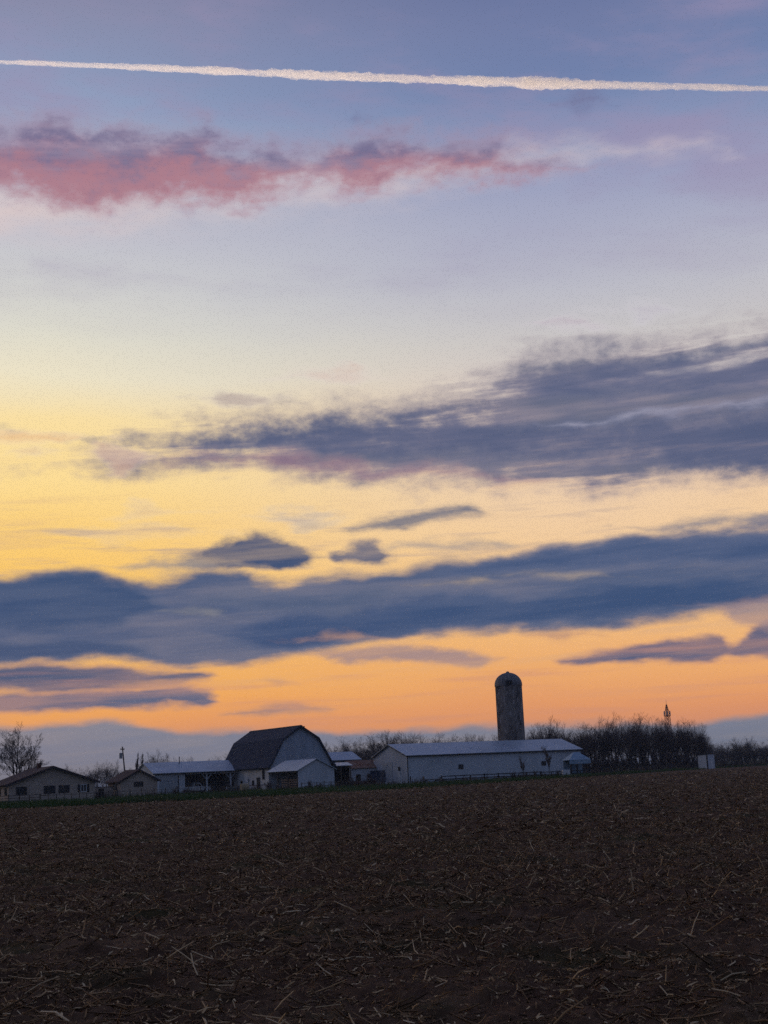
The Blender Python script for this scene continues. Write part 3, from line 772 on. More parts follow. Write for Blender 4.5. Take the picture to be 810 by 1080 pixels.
# long white shed
D = 238
ls = thing('long_shed', at(430.5, D), FARM, 'long white metal shed with pale roof in front of the silo', 'shed')
W, L, hw, hp = 13.6, 37.0, 4.95, 7.05
gable_wall(ls, W, L, hw, hp, 'x', M_white)
roof_part(ls, gable_pts(W, hw, hp, .35), 'x', -.35, L + .3, M_tinroof_x, .1)
MB().box(-.36, L + .3, -.42, -.37, hw - .26, hw - .1).build('gutter', M_trim, ls)
MB().tube((.0, -.09, 0), (.0, -.09, hw - .2), .09, n=8).build('downpipe', M_trim, ls)
a, b, c = gable_pts(W, hw, hp, .35)
MB().prism([(a[0], a[1] - .14), (b[0], b[1] - .14), (c[0], c[1] - .14), (c[0], c[1] - .002), (b[0], b[1] - .002), (a[0], a[1] - .002)], 'x', -.37, -.32).build('bargeboard', M_trim, ls)
door(ls, 'x', 3.4, 1.0, 2.1, M_wtrim)
sd_ = door(ls, 'x', 8.0, 4.2, 3.9, mat('white sliding door', (.56, .57, .58), (.46, .47, .48), .6, .6, .6, ribs=('V', .3)), False, 'sliding_door')
window(ls, 'x', 3.2, 2.7, .7, .7)
for u in (10.8, 28.5): window(ls, 'y', u, 2.6, 1.0, .8)
MB().box(0, L, -.03, .017, 0, .45).build('base_board', M_grey_siding, ls)

# silo
D = 262
si = thing('silo', at(542, D), 0, 'tall weathered concrete silo with grey dome behind the long shed', 'silo')
r, hh = 2.62, 17.95
prof = [(r + .02, 0)]
z = 0.0
prof.append((r, hh))
MB().lathe(prof, 40).build('wall', M_conc, si, True)
MB().lathe([(r + .004, hh - .25), (r + .09, hh - .2), (r + .09, hh + .03), (r - .3, hh + .03)], 40).build('rim_band', M_dome, si)
dm = MB().lathe([(r + .05, hh + .035)] + [((r + .05) * math.cos(a), hh + .035 + 2.35 * math.sin(a)) for a in np.linspace(.08, 1.50, 14)], 40).build('dome', M_dome, si, True)
rb = MB()
for k in range(20):
    a0 = 2 * PI * k / 20
    for q in range(9):
        e0, e1 = q * .165, (q + 1) * .165
        f0 = (r + .06) * math.cos(e0); f1 = (r + .06) * math.cos(e1)
        rb.tube((f0 * math.cos(a0), f0 * math.sin(a0), hh + .05 + 2.36 * math.sin(e0)), (f1 * math.cos(a0), f1 * math.sin(a0), hh + .05 + 2.36 * math.sin(e1)), .03, n=4, cap=False)
rb.build('dome_rib', M_gal, dm)
MB().box(-.75, .55, -r - .16, -r + .35, hh - .1, hh + .75).build('filling_hatch', M_trim, si)
MB().lathe([(.32, hh + 2.3), (.32, hh + 2.55), (.12, hh + 2.68)], 12).build('dome_vent', M_dome, dm)

# blue roofed stand right of the long shed
D = 240
st = thing('blue_canopy', at(609, D), R(15), 'small pale blue hipped shelter at the right end of the long shed', 'shelter')
hp_ = MB(); a, b, z0, z1 = 2.05, 1.7, 2.9, 4.25
top = [(-.5, 0, z1), (.5, 0, z1)]
hp_.poly([(-a, -b, z0), (a, -b, z0), top[1], top[0]]); hp_.poly([(a, b, z0), (-a, b, z0), top[0], top[1]])
hp_.poly([(-a, b, z0), (-a, -b, z0), top[0]]); hp_.poly([(a, -b, z0), (a, b, z0), top[1]]); hp_.poly([(-a, -b, z0), (-a, b, z0), (a, b, z0), (a, -b, z0)])
hp_.build('roof', M_pale_blue, st)
MB().box(-a + .1, a - .1, b - .2, b - .1, 0, z0 - .01).build('back_wall', M_pale_blue, st)
MB().box(-a + .05, a - .05, -b + .04, -b + .1, z0 - .7, z0 - .01).build('valance', M_pale_blue, st)
for x in (-1.75, -.6, .6, 1.75): MB().box(x - .13, x + .13, -b + .11, -b + .33, 0, z0 - .01).build('post', M_trim, st)
D = 232
cb = thing('white_cabinet', at(597, D), R(12), 'small white box cabinet by the fence below the blue shelter', 'cabinet')
MB().box(-.62, .62, -.35, .35, .12, 1.28).build('body', M_wtrim, cb)
MB().box(-.55, .55, -.3, .3, 0, .118).build('plinth', M_trim, cb)
for s_ in (-1, 1):
    d_ = MB().box(s_ * .3 - .27, s_ * .3 + .27, -.39, -.352, .2, 1.2).build('door', M_wtrim, cb)
    MB().box(s_ * .08 - .03, s_ * .08 + .03, -.43, -.392, .6, .8).build('handle', M_trim, d_)

# white pasture shed far right
D = 292
ps = thing('pasture_shed', at(746.5, D), R(40), 'lone white two-sided shed standing at the far right field edge', 'shed')
W, L = 2.6, 2.4
MB().prism([(0, 0), (L, 0), (L, 2.95), (0, 3.1)], 'x', 0, W).build('wall', M_white, ps)
MB().prism([(-.15, 3.12), (L + .15, 2.96), (L + .15, 3.05), (-.15, 3.22)], 'x', -.15, W + .15).build('roof', M_trim, ps)
MB().box(-.11, .11, -.11, .11, 0, 3.08).build('corner_trim', M_trim, ps)
door(ps, 'y', 1.5, 1.0, 2.1, M_wtrim)

# ------------------------------------------------------------------ lattice tower, pole
D = 470
tw = thing('lattice_tower', at(708.5, D), R(20), 'slim red lattice mast rising above the bare woods', 'tower')
def tower_seg(z0, z1, w0, w1, n):
    m_ = MB()
    P = lambda k, z, w: (w * math.cos(PI / 4 + k * PI / 2), w * math.sin(PI / 4 + k * PI / 2), z)
    for k in range(4): m_.tube(P(k, z0, w0), P(k, z1, w1), .09, n=5)
    for i in range(n):
        a, b = z0 + (z1 - z0) * i / n, z0 + (z1 - z0) * (i + 1) / n
        wa, wb_ = w0 + (w1 - w0) * i / n, w0 + (w1 - w0) * (i + 1) / n
        for k in range(4):
            m_.tube(P(k, a, wa), P((k + 1) % 4, b, wb_), .05, n=4); m_.tube(P(k, b, wb_), P((k + 1) % 4, b, wb_), .05, n=4); m_.tube(P((k + 1) % 4, a, wa), P(k, b, wb_), .05, n=4)
    return m_
tower_seg(0, 16.6, 1.5, .95, 10).build('lower_mast', M_tower, tw)
tower_seg(16.65, 19.4, .95, .8, 3).build('upper_mast', M_tower, tw)
pf = MB(); pf.lathe([(.2, 17.6), (1.25, 17.62), (1.25, 17.75), (.2, 17.77)], 12)
pf.build('platform', M_tower, tw)
for k in range(6):
    a = k * PI / 3
    MB().box(1.15 * math.cos(a) - .13, 1.15 * math.cos(a) + .13, 1.15 * math.sin(a) - .13, 1.15 * math.sin(a) + .13, 17.85, 19.3).build('antenna_panel', M_towerw, tw)
tower_seg(19.45, 21.6, .6, .15, 3).build('spire', M_tower, tw)
MB().tube((0, 0, 21.6), (0, 0, 23.4), .06, .03, n=5).build('lightning_rod', M_towerw, tw)

D = 226
up_ = thing('utility_pole', at(134, D), 0, 'leaning wooden utility pole with transformer behind the garage', 'utility pole')
MB().tube((0, 0, 0), (-.75, 0, 8.3), .14, .10, n=8).build('pole', M_wood, up_)
MB().box(-1.05, -.35, -.24, -.12, 7.75, 7.87).build('crossarm', M_wood, up_)
MB().lathe([(.26, 6.3), (.26, 7.2), (.1, 7.28)], 12, -.95, -.3).build('transformer', M_gal, up_)
for x in (-.95, -.45): MB().lathe([(.05, 7.873), (.07, 7.95), (.04, 8.05)], 8, x, -.18).build('insulator', M_trim, up_)

# ------------------------------------------------------------------ fences
def fence(p0, p1, n, hpost, rails, label, name='fence', pr=.075, rr=.045, wood=M_wood, skew=.03, group=None):
    a = Vector((p0[0], p0[1], G)); b = Vector((p1[0], p1[1], G))
    root = thing(name, a, 0, label, 'fence', group)
    tops = []
    for i in range(n + 1):
        q = (b - a) * (i / n); ln = Vector((random.gauss(0, skew), random.gauss(0, skew), 0)); hz = hpost * random.uniform(.93, 1.08)
        MB().tube(q, q + ln + Vector((0, 0, hz)), pr, pr * .9, n=6).build('post', wood, root)
        tops.append((q, ln, hz))
    for h_ in rails:
        m_ = MB()
        for (q0, l0, _), (q1, l1, _) in zip(tops, tops[1:]):
            m_.tube(q0 + l0 * h_ / hpost + Vector((0, -pr - rr - .003, h_)), q1 + l1 * h_ / hpost + Vector((0, -pr - rr - .003, h_ + random.gauss(0, .03))), rr, n=4)
        m_.build('rail', wood, root)
    return root
fence(at(-60, 186), at(42, 194), 9, 1.2, (.4, .75, 1.1), 'dark three-rail fence in front of the wide house')
fence(at(43, 195), at(122, 206), 10, 1.1, (.95,), 'thin single-rail fence between the wide house and the garage', pr=.06, rr=.03)
fence(at(124, 206), at(236, 214), 9, 1.35, (.5, 1.0), 'sparse post fence before the garage and machine shed', pr=.08, rr=.018, skew=.08)
fence(at(318, 211), at(404, 214), 11, 1.2, (.5, 1.0), 'dark post fence before the small shed and outbuilding', pr=.075, rr=.03, skew=.06)
fence(at(466, 226), at(570, 230), 7, 1.2, (.62, 1.1), 'dark two-rail board fence along the long shed', pr=.12, rr=.08, wood=M_trim)
fence(at(571, 231), at(622, 240), 5, 1.15, (.6, 1.05), 'dark rail fence below the blue shelter', pr=.12, rr=.075, wood=M_trim)
fence(at(626, 252), at(738, 294), 13, 1.35, (.45, .8, 1.15), 'wire fence with dark posts running along the bare woods', pr=.13, rr=.02, skew=.09, wood=M_trim)
fence(at(760, 300), at(860, 352), 9, 1.3, (.5, 1.0), 'wire fence with dark posts right of the lone shed', pr=.1, rr=.012, skew=.09)
gt = thing('farm_gate', at(424, 229), R(8), 'pale tube gate by the corner of the long shed', 'gate')
g_ = MB()
for z in (.25, .55, .85, 1.15): g_.tube((0, 0, z), (1.35, 0, z), .025, n=6)
for x in (0, 1.35): g_.tube((x, 0, .25), (x, 0, 1.15), .03, n=6)
g_.build('gate_frame', M_gal, gt)
for x in (-.12, 1.47): MB().tube((x, 0, 0), (x, 0, 1.4), .08, n=8).build('post', M_wtrim if x < 0 else M_wood, gt)

# ------------------------------------------------------------------ vehicles and machinery
def wheel(root, x, y, r_, w=.24):
    t_ = MB(); t_.tube((x, y - w / 2, r_), (x, y + w / 2, r_), r_, n=18)
    o = t_.build('wheel', M_tyre, root)
    for s_ in (-1, 1):
        MB().tube((x, y + s_ * (w / 2 + .004), r_), (x, y + s_ * (w / 2 + .02), r_), r_ * .58, n=14).build('rim', M_rim, o)
D = 243
pk = thing('pickup_truck', (gx(206, D), D, G), FARM + R(4), 'pale pickup parked in the dark open bay of the machine shed', 'pickup truck')
body = [(-2.6, .45), (2.55, .45), (2.62, .75), (2.5, 1.05), (1.15, 1.12), (1.1, 1.14), (-.62, 1.14), (-.62, 1.10), (-2.6, 1.12)]
MB().prism(body, 'y', -.92, .92).build('body', M_carp, pk)
cab = [(-.66, 1.145), (1.08, 1.145), (.55, 1.78), (-.55, 1.8)]
cb_ = MB().prism(cab, 'y', -.8, .8).build('cab', M_carp, pk)
for s_ in (-1, 1):
    y = s_ * .803
    MB().prism([(-.5, 1.2), (.16, 1.2), (.16, 1.7), (-.44, 1.7)], 'y', min(y, y + s_ * .02), max(y, y + s_ * .02)).build('window', M_glass, cb_)
    MB().prism([(.24, 1.2), (.9, 1.2), (.5, 1.7), (.24, 1.7)], 'y', min(y, y + s_ * .02), max(y, y + s_ * .02)).build('window', M_glass, cb_)
MB().box(-2.75, -2.62, -.85, .85, .5, .68).build('bumper', M_gal, pk); MB().box(2.63, 2.75, -.85, .85, .48, .66).build('bumper', M_gal, pk)
for x in (-1.7, 1.65):
    for y in (-.85, .85): wheel(pk, x, y, .38)

D = 231
tr = thing('livestock_trailer', at(399, D), R(75), 'dark blue box trailer parked by the white shed gable', 'trailer')
MB().prism([(-1.9, .55), (1.8, .55), (2.05, 1.0), (2.05, 1.9), (1.6, 2.45), (-1.9, 2.45)], 'y', -.85, .85).build('body', M_bluep, tr)
MB().box(-1.95, 1.6, -.9, .9, 2.453, 2.52).build('roof', M_trim, tr)
MB().box(-1.99, -1.903, -.7, .7, .65, 2.3).build('rear_gate', M_bluep, tr)
sl_ = MB()
for z in (1.4, 1.7, 2.0): sl_.box(-1.5, 1.4, -.875, -.853, z, z + .12)
sl_.build('vent_slot', M_trim, tr)
for x in (-.7, .15):
    for y in (-.98, .98): wheel(tr, x, y, .36, .2)
MB().tube((2.05, 0, .6), (3.3, 0, .5), .07, n=6).build('drawbar', M_rust, tr)

D = 220
hr = thing('disc_harrow', at(383, D), R(8), 'rusty red disc harrow parked before the low outbuilding', 'farm implement')
fr = MB()
for y in (-.8, .8): fr.box(-2.0, 2.0, y - .08, y + .08, .75, .9)
for x in (-1.9, 0, 1.9): fr.box(x - .07, x + .07, -.72, .72, .76, .89)
fr.box(-.06, .06, -2.4, -.89, .6, .72)
fr.build('frame', M_rust, hr)
for y, sg in ((-.8, 1), (.8, -1)):
    dd = MB(); dd.tube((-1.9, y - .12 * sg, .42), (1.9, y + .12 * sg, .42), .05, n=6)
    for k in range(12):
        x = -1.8 + k * .325
        dd.tube((x - .02, y, .42), (x + .03, y + .01, .42), .40, .36, n=14)
    dd.build('disc_gang', M_rust, hr)
for x in (-1.2, 1.2): 
    MB().tube((x, -.6, .7), (x, -.6, 1.7), .06, n=6).build('mast_arm', M_rust, hr)

D = 221
wg = thing('hay_wagon', at(455, D), R(6), 'low dark flatbed wagon left of the board fence', 'wagon')
MB().box(-1.3, 1.3, -.8, .8, .62, .76).build('bed', M_wood, wg)
MB().box(-1.3, -1.22, -.78, .78, .763, 1.25).build('headboard', M_wood, wg)
for x in (-.85, .85):
    for y in (-.7, .7): wheel(wg, x, y, .3, .16)
MB().tube((1.3, 0, .5), (2.4, 0, .3), .05, n=6).build('tongue', M_rust, wg)

D = 214
bl = MB(); bl.tube((-.6, 0, .68), (.6, 0, .68), .68, n=28)
bale = bl.build('round_bale', M_hay, None, False, at(258, D)); bale.rotation_euler = (0, 0, R(20)); tag(bale, 'round hay bale lying before the big barn', 'hay bale')
D = 217
ft = thing('feed_trough', at(246, D), R(15), 'pale feed trough on legs against the big barn wall', 'trough')
MB().prism([(-.25, .5), (.25, .5), (.42, .95), (.36, .95), (.21, .56), (-.21, .56), (-.36, .95), (-.42, .95)], 'x', -1.1, 1.1).build('trough', M_gal, ft)
for x in (-.9, .9):
    for y in (-.2, .2): MB().tube((x, y * 1.3, 0), (x, y, .5), .04, n=6).build('leg', M_gal, ft)
D = 218
rk_ = thing('hay_rake', at(272, D), R(-10), 'dark rusty hay rake standing before the big barn', 'farm implement')
q = MB(); q.box(-1.6, 1.6, -.05, .05, .95, 1.06); q.box(-.05, .05, -1.9, -.06, .7, .8); q.build('frame', M_rust, rk_)
q = MB()
for k in range(15):
    x = -1.5 + k * .215
    for j in range(6):
        a0, a1 = j * .5 - .2, (j + 1) * .5 - .2
        q.tube((x, .5 * math.cos(a0) - .1 + .45, .5 + .5 * math.sin(a0)), (x, .5 * math.cos(a1) - .1 + .45, .5 + .5 * math.sin(a1)), .018, n=4, cap=False)
q.build('tine', M_rust, rk_)
for x in (-1.75, 1.75):
    o = MB(); 
    for j in range(16):
        a0, a1 = j * PI / 8, (j + 1) * PI / 8
        o.tube((x, .6 * math.cos(a0), .62 + .6 * math.sin(a0)), (x, .6 * math.cos(a1), .62 + .6 * math.sin(a1)), .035, n=5, cap=False)
    for j in range(8): o.tube((x, 0, .62), (x, .6 * math.cos(j * PI / 4), .62 + .6 * math.sin(j * PI / 4)), .015, n=4, cap=False)
    o.build('wheel', M_rust, rk_)

# ------------------------------------------------------------------ trees
def grow(seed, H, spread, nstem, levels, kids, r0, upright=.25, gnarl=.22, first=.25):
    """segments of a bare tree: list of (p0, p1, r0, r1, level)"""
    rd = random.Random(seed); segs = []
    def perp(d):
        v = Vector((rd.gauss(0, 1), rd.gauss(0, 1), rd.gauss(0, 1))); v -= d * v.dot(d)
        return v.normalized()
    def branch(p, d, ln, r_, lev):
        n = 5 if lev == 0 else 4 if lev < 3 else 2
        step = ln / n; pts = [(p.copy(), d.copy(), r_)]
        for i in range(n):
            d = (d + perp(d) * rd.gauss(0, gnarl) + Vector((0, 0, upright * .35 * (1 if lev else .3)))).normalized()
            q = p + d * step; ra = r_ * (1 - .62 * (i + 1) / n) if lev < levels else r_ * (1 - .5 * (i + 1) / n)
            segs.append((p.copy(), q.copy(), pts[-1][2], max(ra, .007), lev)); p = q
            pts.append((p.copy(), d.copy(), max(ra, .007)))
        if lev >= levels: return
        nk = kids[min(lev, len(kids) - 1)]
        for k in range(nk):
            f = (first if lev == 0 else .15) + (1 - (first if lev == 0 else .15)) * (k + rd.random()) / nk
            j = min(int(f * n), n - 1); q0, d0, ra = pts[j]; q1 = pts[j + 1][0]
            pp = q0.lerp(q1, f * n - j)
            an = rd.uniform(.45, .95) * spread
            nd = (d0 * math.cos(an) + perp(d0) * math.sin(an)).normalized()
            nd = (nd + Vector((0, 0, upright))).normalized()
            branch(pp, nd, ln * rd.uniform(.42, .66) * (1 - .45 * f if lev == 0 else 1), max(ra * rd.uniform(.36, .60), .009), lev + 1)
        branch(p, d, ln * .45, pts[-1][2], lev + 1)
    for s_ in range(nstem):
        a = 2 * PI * s_ / nstem + rd.random()
        tilt = 0 if nstem == 1 else rd.uniform(.10, .30)
        d = Vector((math.cos(a) * tilt, math.sin(a) * tilt, 1)).normalized()
        branch(Vector((math.cos(a) * .05, math.sin(a) * .05, -.1)) if nstem > 1 else Vector((0, 0, -.1)), d, H * (.62 if nstem == 1 else rd.uniform(.5, .62)), r0, 0)
    zt = max(s_[1].z for s_ in segs)
    k = H / zt
    return [(a * k, b * k, ra, rb_, l) for a, b, ra, rb_, l in segs]
def tree_mesh(segs, sides, rmin=0.0):
    vs, fs = [], []
    A = np.array([s[0][:] for s in segs]); B = np.array([s[1][:] for s in segs])
    r0 = np.maximum(np.array([s[2] for s in segs]), rmin); r1 = np.maximum(np.array([s[3] for s in segs]), rmin * .8)
    d = B - A; d /= np.linalg.norm(d, axis=1)[:, None] + 1e-9
    ref = np.where(np.abs(d[:, 2:3]) < .9, np.array([[0, 0, 1.0]]), np.array([[1.0, 0, 0]]))
    u_ = np.cross(d, ref); u_ /= np.linalg.norm(u_, axis=1)[:, None] + 1e-9; w_ = np.cross(d, u_)
    rings = []
    for P, r_ in ((A, r0), (B, r1)):
        for k in range(sides):
            a = 2 * PI * k / sides
            rings.append(P + (u_ * math.cos(a) + w_ * math.sin(a)) * r_[:, None])
    Vv = np.stack(rings, 1).reshape(-1, 3)
    f = np.array([(k, (k + 1) % sides, sides + (k + 1) % sides, sides + k) for k in range(sides)])
    return Vv, (np.arange(len(segs))[:, None, None] * 2 * sides + f[None]).reshape(-1, 4)
def tree_proto(name, seed, label, group, rmin=.012, **kw):
    segs = grow(seed, **kw)
    root = thing(name, (0, 0, G), 0, label, 'shrub' if 'shrub' in name else 'tree', group)
    big = [s for s in segs if s[4] <= 1]; small = [s for s in segs if s[4] > 1]
    t_ = raw_mesh('trunk', *tree_mesh(big, 6), M_bark, True); t_.parent = root
    c_ = raw_mesh('crown', *tree_mesh(small, 3, rmin), M_twig); c_.parent = root
    KIDS[root.name] = [t_, c_]
    return root
def place(root, used, px, D, h, H, label, group, wide=1.0):
    s_ = h / H
    loc = at(px, D); rz = random.random() * 2 * PI; sc_ = (s_ * wide, s_ * wide, s_)
    if root.name not in used:
        used.add(root.name); root.location = loc; root.rotation_euler = (0, 0, rz); root.scale = sc_; root['label'] = label
        if group: root['group'] = group
        elif 'group' in root: del root['group']
        return root
    return copy_thing(root, loc, rz, sc_, label, group)
used = set()
# the big bare tree behind the house
T0 = tree_proto('bare_tree', 5, 'large', None, .011, H=13.0, spread=.95, nstem=4, levels=5, kids=(6, 4, 4, 3, 2), r0=.20, upright=.10, gnarl=.13, first=.40)
place(T0, used, 20, 226, 13.3, 13.0, 'large bare multi-stemmed tree rising behind the wide tan house', None, 1.05)
# woodland kinds
PR = []
for k, (sp, upr, ns, fi) in enumerate(((.95, .12, 1, .34), (.78, .20, 1, .26), (1.0, .10, 2, .38), (.88, .15, 1, .40), (1.0, .10, 2, .32))):
    PR.append(tree_proto('bare_tree', 30 + k, 'x', None, .009, H=14.0, spread=sp, nstem=ns, levels=4, kids=(9, 5, 4, 4), r0=.20, upright=upr, gnarl=.16, first=fi))
POP = tree_proto('poplar_tree', 77, 'x', None, .02, H=9.0, spread=.35, nstem=1, levels=4, kids=(14, 5, 4, 3), r0=.22, upright=.75, gnarl=.1, first=.1)
SHR = [tree_proto('bare_shrub', 90 + k, 'x', None, .012, H=2.4, spread=.8, nstem=5, levels=3, kids=(5, 4, 3), r0=.035, upright=.25, gnarl=.22, first=.1) for k in range(2)]
YNG = tree_proto('young_tree', 61, 'x', None, .022, H=5.0, spread=.7, nstem=1, levels=4, kids=(8, 5, 3, 2), r0=.07, upright=.4, gnarl=.16, first=.25)

def ht(px, ytop, D): return (hy(px) - ytop) * D / FPX + EYE - G
WOODS = [(556, 774), (566, 770), (576, 764), (586, 759), (597, 766), (607, 768), (618, 764), (628, 765), (640, 758), (651, 755), (662, 758), (672, 757), (682, 761), (692, 762), (702, 758), (712, 763), (720, 760), (730, 763), (738, 766), (745, 772)]
i = 0
lb = 'bare tree standing among the dark woods right of the silo'
for row, (dd, sh, n_sub) in enumerate(((322, -2, 2), (345, 1, 2), (372, 3, 1))):
    for px, yt in WOODS:
        for j in range(n_sub):
            x = px + random.uniform(-5.5, 5.5) + j * 3.3
            if x > 748: continue
            y = yt - 3 + sh * random.uniform(0, 1.2) + abs(random.gauss(0, 5)) * (0 if j == 0 and row == 0 else 1)
            d = dd + random.uniform(-9, 9)
            place(PR[i % 5], used, x, d, ht(x, y, d), 14.0, lb, 'bare trees of the dark woods', random.uniform(.85, 1.3)); i += 1
place(PR[2], used, 701, 316, ht(701, 762, 316), 14.0, 'tallest front tree below the red lattice mast', None, .9)
# thicket that darkens the foot of the woods
for k in range(60):
    x = 558 + k * 3.2 + random.uniform(-2, 2); d = 312 + random.uniform(-6, 30)
    place(SHR[k % 2], used, x, d, random.uniform(2.6, 5.0), 2.4, 'bare thicket bush at the foot of the dark woods', 'thicket bushes under the dark woods', 1.0)
# lower distant woods at the right edge
for k in range(34):
    x = 748 + k * 2.3 + random.uniform(-2, 2); d = 520 + random.uniform(-30, 60)
    y = 783 + 4 * math.sin(x * .19) + random.uniform(-5, 4)
    place(PR[k % 5], used, x, d, ht(x, y, d), 14.0, 'small distant tree in the low woods at the right edge', 'distant trees at the right edge', 1.5)
for k in range(16):
    x = 752 + k * 4.6 + random.uniform(-2, 2); d = 505 + random.uniform(-10, 20)
    place(SHR[k % 2], used, x, d, random.uniform(4, 6), 2.4, 'distant bush under the low woods at the right edge', 'distant bushes at the right edge', 1.3)
# trees behind the barn and the long shed
BACK = [(348, 786), (356, 783), (366, 786), (375, 781), (383, 779), (391, 783), (399, 777), (406, 773), (413, 772), (421, 778), (429, 775), (437, 774), (445, 775), (454, 779), (463, 780), (472, 781), (482, 778), (491, 776), (500, 774), (510, 776), (519, 776), (528, 775), (560, 776)]
for k, (px, yt) in enumerate(BACK):
    for j in range(3):
        d = 405 + random.uniform(-25, 30); x = px + random.uniform(-3.5, 3.5) + j * 4
        place(PR[(k + j * 2) % 5], used, x, d, ht(x, yt - 4 + random.uniform(0, 3.5) * (1 + j * .7), d), 14.0, 'bare tree in the row behind the barn and long shed', 'bare trees behind the long shed', 1.35)
# trees on the left, behind garage and machine shed
LEFT = [(62, 812), (70, 808), (78, 810), (88, 811), (98, 808), (106, 806), (114, 803), (122, 806), (157, 798), (163, 790), (170, 796), (178, 800), (187, 802), (196, 799), (204, 801), (214, 800), (224, 801), (232, 799), (242, 797)]
for k, (px, yt) in enumerate(LEFT):
    for j in range(2):
        d = 350 + random.uniform(-20, 30); x = px + random.uniform(-3, 3) + j * 3.5
        place(PR[(k * 2 + j) % 5], used, x, d, ht(x, yt - 3 + random.uniform(0, 3) * (1 + j), d), 14.0, 'low bare tree behind the tan houses and machine shed', 'bare trees behind the tan houses', 1.1)
place(POP, used, 145, 252, ht(145, 793, 252), 9.0, 'narrow upright tree behind the garage, left of a close pair', None, .75)
place(POP, used, 149.5, 254, ht(149.5, 794, 254), 9.0, 'narrow upright tree behind the garage, right of a close pair', None, .75)
place(PR[1], used, 127, 262, ht(127, 801, 262), 14.0, 'bare tree beside the leaning pole behind the garage', None, .9)
place(YNG, used, 553, 229, ht(553, 797, 229), 5.0, 'young bare tree in front of the long shed, nearer the silo', None, .8)
place(YNG, used, 579, 231, ht(579, 786, 231), 5.0, 'taller young bare tree in front of the long shed', None, .8)
# shrubs in the yard
for px, d, h, lab in ((102, 206, 1.3, 'low shrub at the right corner of the wide house'), (241, 219, 1.6, 'shrub at the left corner of the big barn'), (252, 220, 1.3, 'shrub under the left barn windows'),
                      (283, 217, 1.9, 'shrub between the barn and the small open shed'), (292, 212, 1.1, 'low shrub before the plank gate'), (326, 213, 1.5, 'shrub before the white gable of the small shed'),
                      (337, 214, 1.1, 'low shrub at the right side of the small shed gable'), (369, 217, 2.0, 'brown shrub left of the disc harrow'), (391, 218, 2.2, 'brown shrub between the harrow and blue trailer'),
                      (541, 228, 1.6, 'shrub at the foot of the nearer young tree'), (564, 229, 1.5, 'shrub between the two young trees'), (588, 231, 1.4, 'shrub left of the white cabinet'),
                      (627, 246, 1.7, 'shrub right of the blue shelter'), (658, 262, 1.8, 'shrub on the wire fence below the woods'), (694, 278, 1.9, 'broad shrub on the wire fence under the mast'), (716, 284, 1.7, 'shrub left of the lone white shed'), (764, 300, 1.8, 'shrub just right of the lone white shed')):
    place(SHR[int(px) % 2], used, px, d, h, 2.4, lab, None, 1.3)

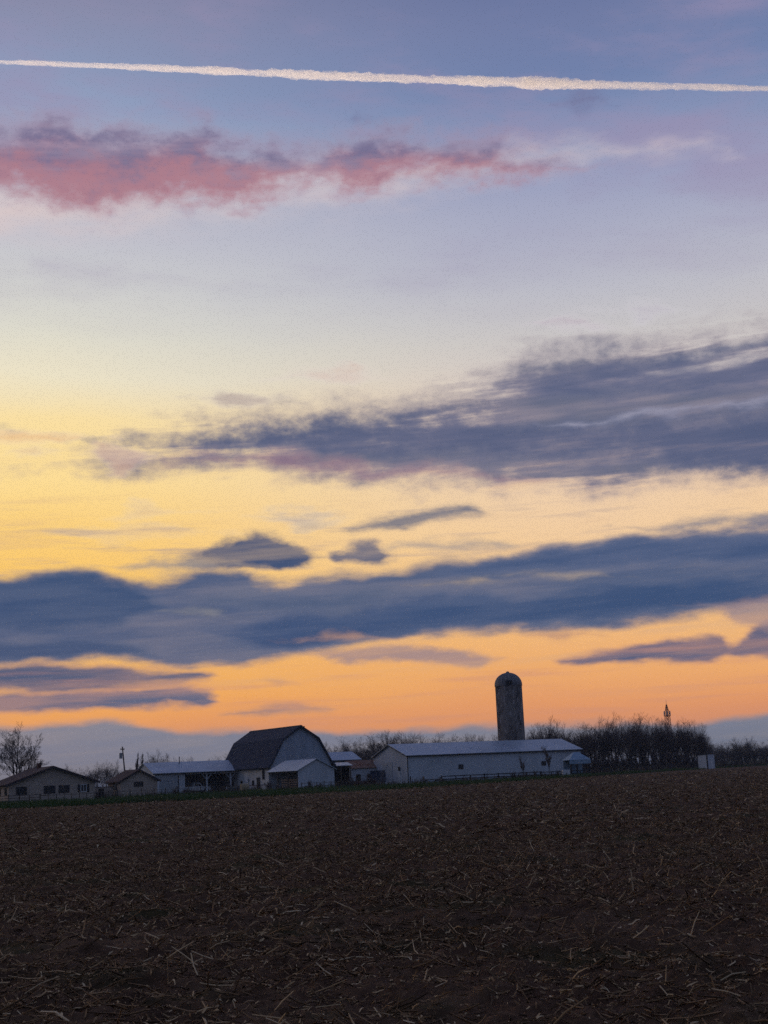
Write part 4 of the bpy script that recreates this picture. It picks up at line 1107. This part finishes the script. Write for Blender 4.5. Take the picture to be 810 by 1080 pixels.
# ------------------------------------------------------------------ contrail, high up and still sunlit
def contrail():
    P0, P1 = ray(-260, 53), ray(1080, 104)
    alt = 9000.0
    a = P0 * (alt / P0.z); b = P1 * (alt / P1.z)
    n, k = 1800, 16
    pts = []
    px_c = [(0, 65), (200, 73), (345, 80), (450, 83.5), (600, 88.5), (700, 91), (810, 93)]
    for i in range(n):
        x = -260 + 1340 * i / (n - 1)
        y = np.interp(x, [-260] + [p[0] for p in px_c] + [1080], [53] + [p[1] for p in px_c] + [101])
        d = ray(x, y); pts.append(d * (alt / d.z))
    pts = np.array([p[:] for p in pts])
    s_ = np.cumsum(np.r_[0, np.linalg.norm(np.diff(pts, axis=0), axis=1)])
    x_ = np.linspace(-260, 1080, n)
    rad = np.interp(x_, [-260, 0, 200, 340, 420, 560, 640, 810, 1080], [20, 24, 31, 55, 47, 58, 46, 35, 26])
    tang = np.gradient(pts, axis=0); tang /= np.linalg.norm(tang, axis=1)[:, None]
    up = np.array([0, 0, 1.0]); sd2 = np.cross(tang, up); sd2 /= np.linalg.norm(sd2, axis=1)[:, None]; u2 = np.cross(sd2, tang)
    V = []
    for j in range(k):
        an = 2 * PI * j / k
        q = np.full(n, an * 1.9 + 5)
        f = .05 + .65 * vnoise(s_ / 380, q * 0, 60) + .6 * vnoise(s_ / 130, q, 61) + .55 * vnoise(s_ / 70, q * 1.7, 62) + .5 * vnoise(s_ / 34, q * 3, 63)
        r_ = rad * f
        V.append(pts + (sd2 * math.cos(an) + u2 * math.sin(an)) * r_[:, None])
    V = np.stack(V, 1).reshape(-1, 3)
    ia = (np.arange(n - 1)[:, None] * k + np.arange(k)[None]).ravel(); ib = (np.arange(n - 1)[:, None] * k + (np.arange(k)[None] + 1) % k).ravel()
    F = np.stack([ia, ib, ib + k, ia + k], 1)
    m_ = bpy.data.materials.new('ice crystal trail'); m_.use_nodes = True
    t = NT(m_.node_tree); t.n.clear()
    out = t.node('ShaderNodeOutputMaterial'); pv = t.node('ShaderNodeVolumePrincipled')
    pv.inputs['Color'].default_value = (1, .98, .95, 1); pv.inputs['Anisotropy'].default_value = .6
    pv.inputs['Density'].default_value = .0095
    t.l.new(pv.outputs[0], out.inputs['Volume'])
    o = raw_mesh('contrail', V, F, m_)
    m_.cycles.homogeneous_volume = True if hasattr(m_.cycles, 'homogeneous_volume') else None
    bm = bmesh.new(); bm.from_mesh(o.data)
    bmesh.ops.holes_fill(bm, edges=[e for e in bm.edges if e.is_boundary]); bmesh.ops.recalc_face_normals(bm, faces=bm.faces)
    bm.to_mesh(o.data); bm.free()
    tag(o, 'cream white contrail drawn across the top of the sky', 'contrail')
contrail()

# ------------------------------------------------------------------ evening haze over the flat land
hz = MB().box(-25000, 25000, -25000, 25000, -1.2, 26.0)
M_haze = bpy.data.materials.new('evening haze'); M_haze.use_nodes = True
t = NT(M_haze.node_tree); t.n.clear()
out = t.node('ShaderNodeOutputMaterial'); pv = t.node('ShaderNodeVolumePrincipled')
pv.inputs['Color'].default_value = (.80, .86, .95, 1); pv.inputs['Density'].default_value = 0.0002
t.l.new(pv.outputs[0], out.inputs['Volume'])
hzo = hz.build('haze', M_haze); tag(hzo, 'thin blue evening haze lying over the flat farmland', 'haze', kind='stuff')
# ------------------------------------------------------------------ render settings
S.render.engine = 'CYCLES'
S.view_settings.view_transform = 'Standard'; S.view_settings.look = 'None'
S.view_settings.exposure = 0.0; S.view_settings.gamma = 1.0
S.cycles.max_bounces = 3; S.cycles.diffuse_bounces = 2; S.cycles.glossy_bounces = 1; S.cycles.volume_bounces = 2
S.cycles.use_adaptive_sampling = True; S.cycles.adaptive_threshold = 0.015; S.cycles.adaptive_min_samples = 8
S.cycles.transparent_max_bounces = 6
S.cycles.caustics_reflective = False; S.cycles.caustics_refractive = False
try:
    S.cycles.use_denoising = False; S.cycles.denoiser = 'OPENIMAGEDENOISE'
except Exception: pass
